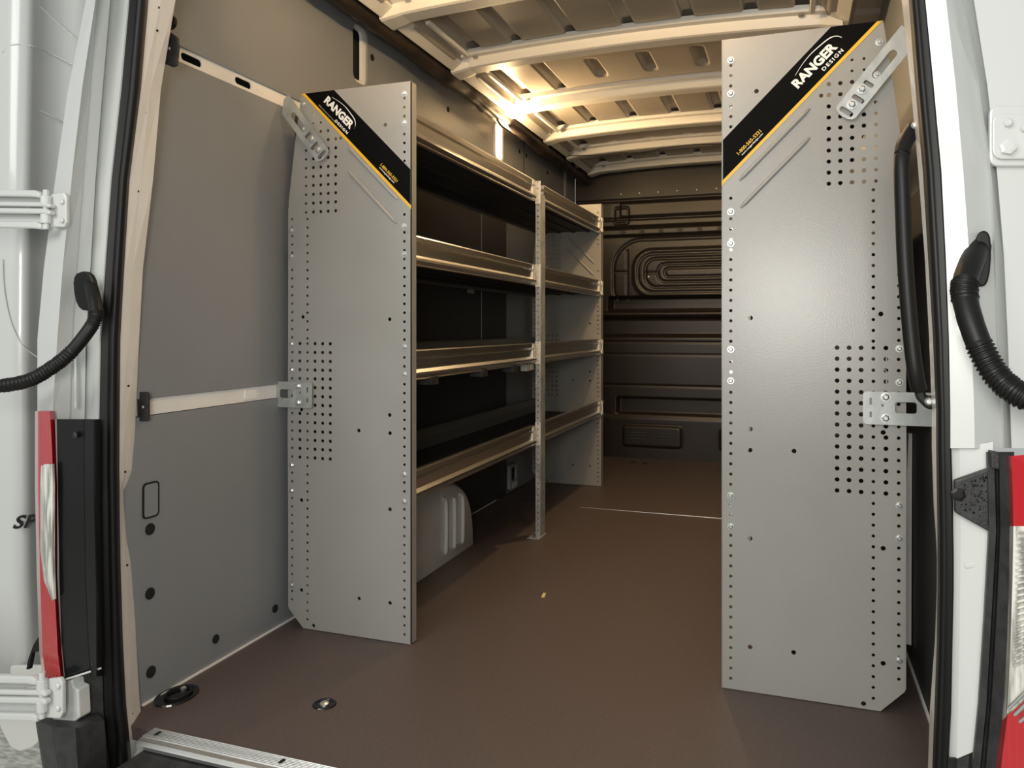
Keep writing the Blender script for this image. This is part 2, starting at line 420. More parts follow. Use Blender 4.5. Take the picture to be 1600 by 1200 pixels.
t.rotation_euler = (Matrix.Rotation(math.radians(-122), 4, 'Y') @ Matrix.Rotation(math.radians(90), 4, 'Z')).to_euler()
t = thing('slot_lamp', 'narrow upright glowing lamp strip on the left wall above the shelves', 'lamp', (XL+.003, 3.83, 1.86))
me = plate('rim', rrect(-.060,.065,-.085,.115,.036), [rrect(-.048,.044,-.075,.105,.028)], .010, (.005,0,0), (0,1,0), (0,0,1)); obj('rim', me, M['jamb'], t)
me = plate('diffuser', rrect(-.0475,.0435,-.0745,.1045,.027), [], .006, (.003,0,0), (0,1,0), (0,0,1)); obj('diffuser', me, emis('slot_glow', (1.0,.74,.40), 9), t)
d = bpy.data.lights.new('bulb', 'AREA'); d.shape = 'RECTANGLE'; d.size = .16; d.size_y = .035; d.energy = 5; d.color = WARM
o = bpy.data.objects.new('bulb', d); C.objects.link(o); o.parent = t; o.location = (.014, 0, .01); o.rotation_euler = (0, -math.pi/2, 0)

# ------------------------------------------------------------------ shelving
I = .0254
RIB_A = ((.042, 1.265), (.205, 1.428)); RIB_B = ((.045, 1.197), (.205, 1.358))
BOLT_Z = [1.565, 1.482, 1.188, 1.109, .846, .768, .483, .406]
def panel_holes():
    H = []
    used = set()
    def add(u, z, r):
        k = (round(u, 3), round(z, 3))
        if k in used: return
        used.add(k); H.append((u, z, r))
    for k in range(61):                                   # front column
        z = .028+k*I
        if not any(abs(z-b_) < .011 for b_ in BOLT_Z) and not 1.235 < z < 1.36: add(.022, z, .0042)
    D, G = .345, .0262
    for k in range(60):                                   # long second column
        z = .030+k*I
        if .50 < z < .86 or 1.235 < z < 1.50: continue
        if z > 1.27: continue
        add(D, z, .0040)
    for k in range(46):                                   # back column
        z = .083+k*I
        if .50 < z < .86: continue
        if not any(abs(z-b_) < .011 for b_ in BOLT_Z): add(.399, z, .0040)
    for k in range(14):                                   # lower block
        z = .5125+k*.02615
        for c_ in range(6): add(D+(c_-3)*G if c_ < 4 else D+(c_-3)*.0268, z, .0055 if c_ not in (3, 5) else .0042)
    for k in range(10):                                   # upper block
        z = 1.244+k*.0264
        for c_ in range(5): add(.248+c_*.0256, z, .0052 if c_ < 4 else .0042)
    add(.231, 1.456, .005)
    for k in range(2): add(.299, 1.508+k*.026, .0035); add(.325, 1.508+k*.026, .0035)
    for u, z in [(.069,.924),(.069,.650),(.068,.598),(.170,.601),(.068,.380),(.068,.112),(.169,.113),(.324,.014),(.361,.932),(.366,.655),(.366,.384),(.366,.115),(.083,1.482)]:
        H = [h for h in H if math.hypot(h[0]-u, h[1]-z) > .012]
        H.append((u, z, .0058))
    return H
HOLES = panel_holes()
def in_decal(u, z, T, m=.004):
    v = T-.362+u; return z > v-m and z < T-.253+u+m
bolt_bm = bmesh.new()
disc(bolt_bm, (0,0,0), .0085, (0,-1,0), .0015, 14); disc(bolt_bm, (0,-.001,0), .0062, (0,-1,0), .004, 6, .0015)
bolt_me = bpy.data.meshes.new('bolt'); bolt_bm.to_mesh(bolt_me); bolt_bm.free(); bolt_me.materials.append(M['zinc'])
def bolt(parent, loc, s=1.0):
    o = bpy.data.objects.new('bolt', bolt_me); C.objects.link(o); o.parent = parent; o.location = loc; o.scale = (s, s, s); return o
def end_panel(root, x0, sx, y, T, decal=True, ydir=-1):
    out = [(0,.002),(.360,.002),(.412,.056),(.415,.60),(.411,1.28),(.388,1.46),(.366,T),(0,T)]
    hs = [circ(u, z, r) for u, z, r in HOLES if not (decal and in_decal(u, z, T)) and not (z > T-.012)]
    me = plate('end_panel', out, hs, .003, (x0, y, 0), (sx,0,0), (0,0,1))
    bm = bmesh.new(); bm.from_mesh(me)
    # folded flange along the aisle edge and along the wall edge, and pressed stiffening beads
    a, b_ = sorted((x0, x0+sx*.0025)); box(bm, a, b_, y-.0015, y+.030, .004, T-.001)
    a, b_ = sorted((x0+sx*.412, x0+sx*.4145)); box(bm, a, b_, y, y+.028, .06, 1.26)
    for p, q in (RIB_A, RIB_B):
        n = 14; pts = [(x0+sx*(p[0]+(q[0]-p[0])*k/n), y-.0015, p[1]+(q[1]-p[1])*k/n) for k in range(n+1)]
        tube(bm, pts, lambda i: .0058 if 0 < i < n else .003, 10)
    bm.to_mesh(me); bm.free()
    return obj('end_panel', me, M['panel'], root)
S2 = math.sqrt(.5)
def decal(root, x0, sx, y, T):
    base = T-.362
    yy = y-.0018
    def P(a, b_, off=0.0): return Vector((x0+sx*(a-b_)*S2, yy-off, base+(a+b_)*S2))
    me = plate('decal', [(.003,T-.359),(.362,T),(.253,T),(.003,T-.250)], [], .0006, (x0, yy, 0), (sx,0,0), (0,0,1))
    d = obj('decal', me, M['decal'], root); d['label'] = 'black diagonal sticker with white and yellow lettering'
    me = plate('yellow_stripe', [(.0,T-.364),(.364,T),(.353,T),(.0,T-.353)], [], .0008, (x0, yy-.0004, 0), (sx,0,0), (0,0,1))
    obj('yellow_stripe', me, M['yellow'], d)
    va = (P(1,0)-P(0,0)).normalized(); vb = (P(0,1)-P(0,0)).normalized()
    def word(body, a0, a1, b_, cap, m, bold=0, sp=1.0, name='lettering'):
        if sx < 0: start, ux, L = P(a1, b_, .0008), -va, a1-a0
        else: start, ux, L = P(a0, b_, .0008), va, a1-a0
        me = text_mesh(body, cap/.70, (0,0,0), (1,0,0), (0,1,0), .0004, bold, spacing=sp)
        w_ = max(v.co.x for v in me.vertices)-min(v.co.x for v in me.vertices); mx = min(v.co.x for v in me.vertices)
        for v in me.vertices: v.co.x = (v.co.x-mx)*L/w_
        uy = vb; uz = ux.cross(uy)
        mt = Matrix((ux, uy, uz)).transposed().to_4x4(); mt.translation = start; me.transform(mt)
        o = obj(name, me, m, d); return o
    sh = .0 if sx > 0 else .028
    word('RANGER', .283+sh, .410+sh, .031, .0215, M['ink_w'], bold=.0013)
    if sx > 0: word('DESIGN', .350, .412, .0145, .0085, M['ink_w'], bold=.0003, sp=1.3)
    else: word('DESIGN', .309, .368, .0135, .0075, M['ink_w'], bold=.0003, sp=1.3)
    ph = (.080, .156) if sx > 0 else (.088, .162)
    word('1-800-565-5321', ph[0], ph[1], .0215, .0082, M['yellow'], bold=.0002)
    word('www.rangerdesign.com', ph[0]+.004, ph[1]-.002, .0145, .0042, M['ink_w'], bold=.0001)
    if sx < 0: word('VEHICLE SHELVING AND STORAGE', .365, .445, .0115, .0035, M['ink_g'])
    # swoosh like a roof line over the name
    if sx > 0: sw = [(.302,.058),(.330,.064),(.360,.0665),(.388,.064),(.408,.061),(.420,.0565),(.428,.049),(.432,.040)]
    else: sw = [(.425,.058),(.398,.064),(.370,.0665),(.345,.064),(.325,.061),(.314,.0565),(.306,.049),(.302,.040)]
    pts = smoothpts([P(a, b_, .0006) for a, b_ in sw], 5)
    bm = bmesh.new(); n = len(pts)
    L_ = [bm.verts.new(p+vb*(.0004+.0018*smst(0,.6,i/n))) for i, p in enumerate(pts)]
    R_ = [bm.verts.new(p-vb*.0004-va*(.0012*smst(.7,1,i/n))) for i, p in enumerate(pts)]
    for i in range(n-1): bm.faces.new((L_[i], L_[i+1], R_[i+1], R_[i]))
    obj('lettering', bm, M['ink_w'], d, solid=.0003)
    return d
LIPP = [(0,.085),(.005,.087),(.007,.083),(.006,.0685),(-.010,.0685),(-.010,.0590),(.006,.0585),(.003,.030),(.013,.021),(.014,.014),(.004,.004),(.006,0),(.001,-.002),(-.013,0),(-.013,.085)]
def shelf(root, xf, sx, y0, y1, zb, clips=(0,0), ty=None):
    """one shelf tray; xf = aisle edge, sx = -1 when the wall is at smaller X"""
    tr = bmesh.new()
    xb = xf+sx*.375 if zb < 1.3 else xf+sx*.352
    a, b_ = sorted((xf+sx*.026, xb))
    Y0_, Y1_ = y0, y1
    y0, y1 = ty
    box(tr, a, b_, y0, y1, zb+.012, zb+.0145)
    for k in range(4):
        a, b_ = sorted((xf+sx*(.07+k*.085), xf+sx*(.085+k*.085))); box(tr, a, b_, y0+.002, y1-.002, zb+.006, zb+.012)
    t = obj('shelf', tr, M['tray'], root)
    tr = bmesh.new()
    a, b_ = sorted((xb-sx*.003, xb)); box(tr, a, b_, y0, y1, zb-.004, zb+.095)
    a, b_ = sorted((xb-sx*.014, xb)); box(tr, a, b_, y0, y1, zb+.093, zb+.095)
    a, b_ = sorted((xb-sx*.010, xb)); box(tr, a, b_, y0, y1, zb+.05, zb+.054)
    obj('back_lip', tr, M['back_lip'], t)
    y0, y1 = Y0_, Y1_
    box_x = xf; xf = xf+sx*.014
    lp = bmesh.new(); prism(lp, [(xf-sx*u, y0, zb+z) for u, z in LIPP], (0, y1-y0, 0))
    obj('shelf_lip', lp, M['alu'], t)
    for side, has in zip((0, 1), clips):
        if not has: continue
        ye = y0 if side == 0 else y1; s_ = 1 if side == 0 else -1
        bm = bmesh.new()
        for (za, zc, d0, d1) in ((.064,.083,0,.030),(.026,.056,.008,.034),(.004,.020,0,.032)):
            yy = sorted((ye+s_*d0, ye+s_*d1)); xx = sorted((xf-sx*.004, xf-sx*.0085))
            box(bm, xx[0], xx[1], yy[0], yy[1], zb+za, zb+zc)
        yy = sorted((ye-s_*.002, ye+s_*.003)); xx = sorted((xf+sx*.01, xf-sx*.008)); box(bm, xx[0], xx[1], yy[0], yy[1], zb+.002, zb+.083)
        obj('end_clip', bm, M['bright_galv'], t)
    return t
def post(root, xf, sx, y):
    hs = [circ(.011, .03+k*.0254, .0032, 6) for k in range(56)]
    f1 = plate('post', [(0,0),(.022,0),(.022,1.478),(.003,1.478),(0,1.472)], hs, .0022, (xf, y, 0), (sx,0,0), (0,0,1))
    f2 = plate('post', [(0,0),(.062,0),(.062,1.468),(.058,1.474),(0,1.474)], [circ(.020, .042+k*.0254, .0034, 6) for k in range(56)]+[circ(.046, .030+k*.0254, .0026, 6) for k in range(56)], .0022, (xf, y+.001, 0), (0,1,0), (0,0,1))
    bm = bmesh.new(); bm.from_mesh(f1); bm.from_mesh(f2)
    a, b_ = sorted((xf, xf+sx*.022)); box(bm, a, b_, y+.061, y+.063, 0, 1.474)
    me = bpy.data.meshes.new('post'); bm.to_mesh(me); bm.free()
    p = obj('post', me, M['galv'], root)
    ft = bmesh.new(); a, b_ = sorted((xf-sx*.005, xf+sx*.050)); box(ft, a, b_, y-.035, y+.07, 0, .003); obj('foot', ft, M['galv'], p, bevel=.001)
    bm = bmesh.new(); disc(bm, (xf+sx*.038, y-.018, .003), .009, (0,0,1), .007, 6, .002); obj('foot_bolt', bm, M['zinc'], p)
    return p
SHELF_Z = [1.437, 1.080, .749, .402]
def connector(root, xf, sx, y, zb):
    me = plate('connector_plate', [(-.001,0),(.023,0),(.023,.098),(-.001,.098)], [circ(.011, .016+k*.0254, .0032, 6) for k in range(4)], .002, (xf, y-.003, zb-.006), (sx,0,0), (0,0,1))
    return obj('connector_plate', me, M['bright_galv'], root)
def unit(label, xf, sx, yr, ym, yf, T, full=True):
    root = thing('shelving_unit', label, 'shelving', (0,0,0), 'tall grey van shelving units')
    end_panel(root, xf, sx, yr, T)
    decal(root, xf, sx, yr, T)
    end_panel(root, xf, sx, yf, T+.003, decal=False)
    for zb in SHELF_Z:
        shelf(root, xf, sx, yr+.010, ym-.055, zb, (0,1), (yr+.004, ym+.030))
        shelf(root, xf, sx, ym+.070, yf-.004, zb, (0,1), (ym+.032, yf-.003))
        connector(root, xf, sx, ym, zb)
        bm = bmesh.new()
        for a_, c_ in ((.064,.083),(.004,.022)):
            xx = sorted((xf+sx*.001, xf-sx*.005)); box(bm, xx[0], xx[1], yf-.012, yf+.020, zb+a_, zb+c_)
        box(bm, *sorted((xf-sx*.001, xf-sx*.005)), yf-.004, yf+.010, zb+.02, zb+.065)
        obj('end_clip', bm, M['bright_galv'], root)
    post(root, xf, sx, ym)
    for z in BOLT_Z: bolt(root, (xf+sx*.022, yr-.0015, z))
    for z in (1.193, 1.114, .851, .773, .487, .411, .128): bolt(root, (xf+sx*.400, yr-.0015, z))
    bolt(root, (xf+sx*.357, yr-.0015, 1.568))
    return root
uL = unit('grey perforated shelving unit along the left wall with four open aluminium-edged shelves', -1.016, -1, 1.987, 3.192, 4.336, 1.599)
uR = unit('grey perforated shelving unit at the right, its broad end panel hiding the shelves', -.166, 1, 2.013, 3.00, 3.60, 1.618)
# black clips and a small clamp under the third shelf on the left
for y in (2.13, 2.54, 2.86):
    obj('hanging_clip', BX(-1.07, -1.02, y, y+.045, .728, .752), M['black_pl'], uL)
bm = bmesh.new(); box(bm, -1.05,-1.022, 3.03,3.07, .722,.747); box(bm, -1.05,-1.022, 3.085,3.12, .724,.747); obj('clamp', bm, M['galv'], uL)
# fixing brackets
def brace(root, x0, sx, y):
    a, b_ = Vector((.277,1.398)), Vector((.398,1.550))
    n = (b_-a).normalized(); p = Vector((-n.y, n.x)); L_ = (b_-a).length
    W = .026
    def Q(s_, t_): v = a+n*s_+p*t_; return (v.x, v.y)
    out = []
    for k in range(7):
        an = math.pi/2+math.pi*k/6; out.append(Q(.014+.014*math.cos(an), .0 + W*math.sin(an)))
    out += [Q(L_+.010,-W), Q(L_+.040, W*.2), Q(L_+.040, W), ]
    def slot(s0, s1, t0, t1, r=.005): return [Q(s0+u, t0+v) for u, v in rrect(0, s1-s0, 0, t1-t0, r)]
    holes = [slot(.008,.020,-.017,.017), slot(.046,.057,-.018,.012,.004), slot(.086,.096,-.012,.012,.004), slot(.108,.182,-.009,.009,.0085)]
    me = plate('brace_plate', out, holes, .003, (x0, y-.014, 0), (sx,0,0), (0,0,1))
    b = obj('brace_plate', me, M['galv'], root, bevel=.0006)
    for s_, t_ in ((.033,.000),(.073,.004)):
        q = Q(s_, t_); bolt(b, (x0+sx*q[0], y-.016, q[1]), 1.35)
    q = Q(.118,-.001); bolt(b, (x0+sx*q[0], y-.012, q[1]), .9)
    bm = bmesh.new(); q = Q(L_+.025,.004)
    xx = sorted((x0+sx*q[0]-.004, x0+sx*(.452))); box(bm, xx[0], xx[1], y-.016, y+.05, q[1]-.01, q[1]+.05)
    return b
brace(uL, -1.016, -1, 1.987); brace(uR, -.166, 1, 2.013)
def side_bracket(root, x0, sx, y, zo=0, u1=.462):
    me = plate('wall_bracket', rrect(.322,u1,.664+zo,.741+zo,.008), [rrect(.390,.435,.692+zo,.718+zo,.006), rrect(.336,.341,.680+zo,.694+zo,.0024), rrect(.336,.341,.710+zo,.726+zo,.0024), rrect(.361,.366,.706+zo,.712+zo,.002)], .003, (x0, y-.010, 0), (sx,0,0), (0,0,1))
    b = obj('wall_bracket', me, M['galv'], root, bevel=.0006)
    for z in (.680, .729): bolt(b, (x0+sx*.370, y-.0115, z+zo), 1.3)
    for z in (.680,.729):
        bm = bmesh.new(); disc(bm, (x0+sx*.370, y-.0015, z+zo), .008, (0,-1,0), .0075, 10); obj('spacer', bm, M['zinc'], b)
    bm = bmesh.new(); box(bm, *sorted((x0+sx*(u1-.024), x0+sx*(u1-.0215))), y-.010, y+.05, .666+zo, .739+zo); obj('return_flange', bm, M['galv'], b)
    return b
side_bracket(uL, -1.016, -1, 1.987, -.003)
b_ = side_bracket(uR, -.166, 1, 2.013, .010, u1=.475)

# ------------------------------------------------------------------ black sleeve, cables, left roof edge
pts = [(-1.368, 1.6+k*.04, 1.966-.012*(k*.04-1.1)+.004*math.sin(k*.35)) for k in range(95)]
def rad(i):
    y = 1.6+i*.04
    r = .035+.002*math.sin(i*1.7)
    for q in BOWS: r += .007*math.exp(-((y-q-.02)/.07)**2)
    return r*(1 if y < 4.6 else .9)
bm = bmesh.new(); tube(bm, pts, rad, 14)
sl = obj('fabric_sleeve', bm, M['sleeve'], smooth=True); tag(sl, 'long black fabric tube running along the left roof edge above the shelves', 'tube')
bm = bmesh.new()
pts = [(-1.437+.003*math.sin(k*.9), 1.9+k*.05, 2.030+.006*math.sin(k*1.3)) for k in range(69)]
tube(bm, pts, lambda i: .013+.003*math.sin(i*2.1), 8)
o = obj('cable_loom', bm, M['black'], smooth=True); tag(o, 'lumpy black cable loom between the black tube and the left wall lining', 'cable')
for k, y in enumerate((2.38, 2.47, 2.80, 3.05, 3.17, 3.45, 3.62, 3.98, 4.15, 4.38, 4.62, 4.9)):
    bm = bmesh.new(); L_ = .05+.05*((k*7)%3)/2
    box(bm, -1.455, -1.425, y, y+L_, 1.985+.01*(k%2), 2.03)
    obj('loom_clip', bm, M['bow'] if k % 3 else M['fix'], o, bevel=.004)
wire = obj('hanging_wire', (lambda b: (tube(b, smoothpts([(-1.30,4.66,1.965),(-1.1,4.68,1.955),(-.98,4.67,1.958),(-.85,4.66,1.945),(-.70,4.67,1.968),(-.50,4.66,1.97),(-.3,4.66,1.955),(-.1,4.67,1.975),(.1,4.67,1.965)],8), .0025, 6), b)[1])(bmesh.new()), M['black'], smooth=True)
tag(wire, 'thin black wire sagging along a roof bow near the bulkhead', 'wire')
wire2 = obj('hanging_wire', (lambda b: (tube(b, smoothpts([(-1.32,2.16,1.95),(-1.315,2.19,1.975),(-1.29,2.23,1.99),(-1.2,2.28,2.0)],6), .0025, 6), b)[1])(bmesh.new()), M['black'], smooth=True)
tag(wire2, 'short black wire leaving the black tube at the rear roof corner', 'wire')

# ------------------------------------------------------------------ wheel arch
Yc, hw, ht = 2.56, .455, .315
prof = []
for k in range(25):
    a = math.pi*k/24
    prof.append((Yc-hw*math.copysign(abs(math.cos(a))**.62, math.cos(a)), ht*abs(math.sin(a))**.78))
bm = bmesh.new(); rows = []
for x, s in ((-1.455,1.0),(-1.29,1.0),(-1.265,.985),(-1.252,.955),(-1.248,.92)):
    rows.append([(x, Yc+(y-Yc)*(1-(1-s)*.5), z*s) for y, z in prof])
V = grid(bm, rows); bm.faces.new(V[-1])
wa = obj('wheel_arch', bm, M['arch'], smooth=True); tag(wa, 'pale grey ribbed wheel arch box on the floor under the left shelves', 'wheel arch')
for y, z1 in ((2.72,.25),(2.80,.23),(2.88,.235)):
    bm = bmesh.new(); pts = [(-1.248, y, .04),(-1.244, y, .06),(-1.244, y, z1-.02),(-1.250, y-(.025 if y > 2.85 or y<2.75 else 0), z1)]
    tube(bm, smoothpts(pts, 5), lambda i: .008, 8); obj('pressed_rib', bm, M['arch'], wa, smooth=True)
struct(wa)
# grey socket housing low on the left wall
s = thing('wall_socket', 'small light grey housing with a dark opening low on the left wall', 'fitting', (XL+.008, 4.03, 0.02))
me = plate('frame', rrect(-.062,.062,0,.135,.012), [rrect(-.040,.040,.045,.118,.008)], .018, (.009,0,0), (0,1,0), (0,0,1)); obj('frame', me, M['fix'], s)
obj('opening', BX(0,.006,-.045,.045,.04,.12), M['hole'], s)
bm = bmesh.new()
for k in range(3): tube(bm, [(.019,-.03+k*.03,.006),(.022,-.03+k*.03,.038)], .006, 8)
obj('front_ribs', bm, M['fix'], s)

# ------------------------------------------------------------------ floor fittings
t = thing('tie_down_cup', 'large oval black tie-down cup in the floor at the left rear corner', 'tie-down', (-1.415, 1.518, 0))
bm = bmesh.new(); R = [[(math.cos(2*math.pi*k/28)*.045*s*(1+.0), math.sin(2*math.pi*k/28)*.060*s, z) for k in range(28)] for s, z in ((1,.0005),(.97,.004),(.85,.004),(.80,.0015))]
V = grid(bm, R, close=True); bm.faces.new(V[-1]); bm.faces.new(V[0][::-1]); obj('cup', bm, M['black_gloss'], t, smooth=False)
bm = bmesh.new(); pts = [(math.cos(a)*.026, math.sin(a)*.034+.006, .006) for a in [2*math.pi*k/20 for k in range(21)]]; tube(bm, pts, .0035, 8); obj('ring', bm, M['black'], t, smooth=True)
bm = bmesh.new(); disc(bm, (-.012,.036,.002), .009, (0,0,1), .004, 8, .002); obj('screw', bm, M['zinc'], t)
t = thing('tie_down_cup', 'small round black floor cup with a shiny screw near the rear sill', 'tie-down', (-1.052, 1.604, 0))
bm = bmesh.new(); R = [[(math.cos(2*math.pi*k/24)*.0285*s, math.sin(2*math.pi*k/24)*.0285*s, z) for k in range(24)] for s, z in ((1,.0005),(.94,.003),(.75,.003),(.70,.001))]
V = grid(bm, R, close=True); bm.faces.new(V[-1]); bm.faces.new(V[0][::-1]); obj('cup', bm, M['black_gloss'], t)
bm = bmesh.new(); disc(bm, (0,0,.001), .011, (0,0,1), .003, 12, .003); obj('screw', bm, M['zinc'], t)
bm = bmesh.new(); box(bm, -.005,.005,-.020,.020,0,.002)
o = obj('litter', bm, M['litter'], loc=(-.786, 2.505, .0003)); o.rotation_euler = (0,0,.15); tag(o, 'tiny pale yellow scrap lying on the middle of the brown floor', 'scrap')

# ------------------------------------------------------------------ rear sill and bumper
t = thing('sill_plate', 'ribbed aluminium sill plate along the rear edge of the floor', 'sill', (-.58, 1.355, 0))
bm = bmesh.new()
P_ = [(-.034,-.014),(-.036,-.006),(-.031,.002),(-.024,.005)]
for k in range(8): P_ += [(-.020+k*.0048, .0045), (-.0185+k*.0048, .0068), (-.0165+k*.0048, .0068), (-.0155+k*.0048, .0045)]
P_ += [(.020,.003),(.020,-.004),(-.022,-.004),(-.026,-.016)]
prism(bm, [(-.760, a, b_) for a, b_ in P_], (1.515,0,0)); obj('tread', bm, M['sill'], t)
for x in (-.735, -.41, -.08, .25, .58, .735):
    bm = bmesh.new(); prism(bm, [(x+a, b_, .0066) for a, b_ in rrect(-.004,.004,-.010,.008,.003)], (0,0,.0008)); obj('slot', bm, M['hole'], t)
t = thing('bumper', 'black plastic rear bumper below the sill and left tail lamp', 'bumper', (-.58, 1.2, -.4))
bm = bmesh.new(); box(bm, -.755,.76,-.15,.165,.0,.382); obj('step', bm, M['black_pl'], t, bevel=.012)

# ------------------------------------------------------------------ rear opening: jambs, seals, pillars
def at(rows): return rows
def strip_loft(name, cols, m, parent=None, smooth=False, solid=.004, kind=True):
    n = len(cols[0]); bm = bmesh.new(); grid(bm, [[c[i] for c in cols] for i in range(n)])
    o = obj(name, bm, m, parent, smooth=smooth, solid=solid)
    if kind and not parent: struct(o)
    return o
strip_loft('trim_4', [[(-1.3111,1.4300,1.9000),(-1.3387,1.4300,1.6547),(-1.3817,1.4300,1.4527),(-1.4044,1.4300,1.2462),(-1.4350,1.4300,1.0381),(-1.4465,1.4300,0.8729),(-1.4562,1.4300,0.7072),(-1.4639,1.4300,0.5636),(-1.4854,1.4300,0.5138),(-1.4834,1.4300,0.4791),(-1.4659,1.4300,0.3446),(-1.4562,1.4300,0.1648),(-1.4446,1.4300,0.0161),(-1.4311,1.4300,-0.0567),(-1.4678,1.4300,-0.1236)],[(-1.3129,1.3880,1.8783),(-1.3393,1.3880,1.6382),(-1.3715,1.3880,1.4396),(-1.3989,1.3880,1.2383),(-1.4219,1.3880,1.0347),(-1.4332,1.3880,0.8736),(-1.4389,1.3880,0.7119),(-1.4432,1.3880,0.5721),(-1.4532,1.3880,0.5243),(-1.4522,1.3880,0.4905),(-1.4422,1.3880,0.3590),(-1.4342,1.3880,0.1836),(-1.4238,1.3880,0.0385),(-1.4125,1.3880,-0.0328),(-1.4266,1.3880,-0.0939)],[(-1.3164,1.3620,1.8653),(-1.3420,1.3620,1.6283),(-1.3668,1.3620,1.4317),(-1.3975,1.3620,1.2336),(-1.4154,1.3620,1.0327),(-1.4266,1.3620,0.8740),(-1.4296,1.3620,0.7148),(-1.4315,1.3620,0.5773),(-1.4338,1.3620,0.5308),(-1.4335,1.3620,0.4975),(-1.4286,1.3620,0.3677),(-1.4216,1.3620,0.1951),(-1.4120,1.3620,0.0522),(-1.4022,1.3620,-0.0181),(-1.4012,1.3620,-0.0755)],[(-1.3188,1.3520,1.8605),(-1.3440,1.3520,1.6246),(-1.3658,1.3520,1.4287),(-1.3979,1.3520,1.2318),(-1.4136,1.3520,1.0320),(-1.4248,1.3520,0.8741),(-1.4267,1.3520,0.7159),(-1.4276,1.3520,0.5792),(-1.4267,1.3520,0.5333),(-1.4267,1.3520,0.5002),(-1.4239,1.3520,0.3710),(-1.4173,1.3520,0.1994),(-1.4081,1.3520,0.0574),(-1.3988,1.3520,-0.0126),(-1.3914,1.3520,-0.0685)]], M['jamb'])
o = strip_loft('door_seal', [[(-1.3142,1.3500,1.8585),(-1.3393,1.3500,1.6232),(-1.3610,1.3500,1.4277),(-1.3931,1.3500,1.2311),(-1.4088,1.3500,1.0317),(-1.4199,1.3500,0.8742),(-1.4218,1.3500,0.7163),(-1.4227,1.3500,0.5799),(-1.4218,1.3500,0.5340),(-1.4218,1.3500,0.5010),(-1.4190,1.3500,0.3721),(-1.4125,1.3500,0.2009),(-1.4032,1.3500,0.0591),(-1.3940,1.3500,-0.0108),(-1.3729,1.3500,-0.1777)],[(-1.2940,1.3180,1.8379),(-1.3185,1.3180,1.6076),(-1.3400,1.3180,1.4163),(-1.3705,1.3180,1.2240),(-1.3864,1.3180,1.0289),(-1.3977,1.3180,0.8747),(-1.4001,1.3180,0.7202),(-1.4010,1.3180,0.5867),(-1.4001,1.3180,0.5418),(-1.3995,1.3180,0.5096),(-1.3970,1.3180,0.3834),(-1.3911,1.3180,0.2158),(-1.3835,1.3180,0.0768),(-1.3745,1.3180,0.0084),(-1.3546,1.3180,-0.1551)],[(-1.3019,1.3120,1.8362),(-1.3262,1.3120,1.6063),(-1.3479,1.3120,1.4154),(-1.3773,1.3120,1.2233),(-1.3939,1.3120,1.0286),(-1.4057,1.3120,0.8748),(-1.4087,1.3120,0.7205),(-1.4097,1.3120,0.5872),(-1.4087,1.3120,0.5424),(-1.4075,1.3120,0.5102),(-1.4052,1.3120,0.3843),(-1.4000,1.3120,0.2168),(-1.3942,1.3120,0.0778),(-1.3851,1.3120,0.0095),(-1.3664,1.3120,-0.1541)],[(-1.3214,1.3260,1.8473),(-1.3459,1.3260,1.6146),(-1.3680,1.3260,1.4215),(-1.3973,1.3260,1.2271),(-1.4144,1.3260,1.0302),(-1.4265,1.3260,0.8745),(-1.4299,1.3260,0.7184),(-1.4308,1.3260,0.5835),(-1.4299,1.3260,0.5382),(-1.4284,1.3260,0.5056),(-1.4261,1.3260,0.3782),(-1.4211,1.3260,0.2087),(-1.4160,1.3260,0.0679),(-1.4068,1.3260,-0.0012),(-1.3883,1.3260,-0.1669)],[(-1.3120,1.3000,1.8318),(-1.3359,1.3000,1.6029),(-1.3580,1.3000,1.4130),(-1.3855,1.3000,1.2217),(-1.4033,1.3000,1.0280),(-1.4157,1.3000,0.8749),(-1.4199,1.3000,0.7213),(-1.4208,1.3000,0.5886),(-1.4199,1.3000,0.5440),(-1.4176,1.3000,0.5120),(-1.4156,1.3000,0.3867),(-1.4115,1.3000,0.2198),(-1.4086,1.3000,0.0809),(-1.3995,1.3000,0.0128),(-1.3826,1.3000,-0.1505)],[(-1.3467,1.3260,1.8520),(-1.3710,1.3260,1.6182),(-1.3937,1.3260,1.4241),(-1.4213,1.3260,1.2287),(-1.4398,1.3260,1.0308),(-1.4529,1.3260,0.8743),(-1.4575,1.3260,0.7174),(-1.4585,1.3260,0.5818),(-1.4575,1.3260,0.5362),(-1.4547,1.3260,0.5036),(-1.4529,1.3260,0.3755),(-1.4491,1.3260,0.2049),(-1.4473,1.3260,0.0628),(-1.4380,1.3260,-0.0067),(-1.4213,1.3260,-0.1738)]], M['black'], kind=False, smooth=True); tag(o, 'black rubber door seal on the left side of the rear opening', 'seal', 'rubber door seals')
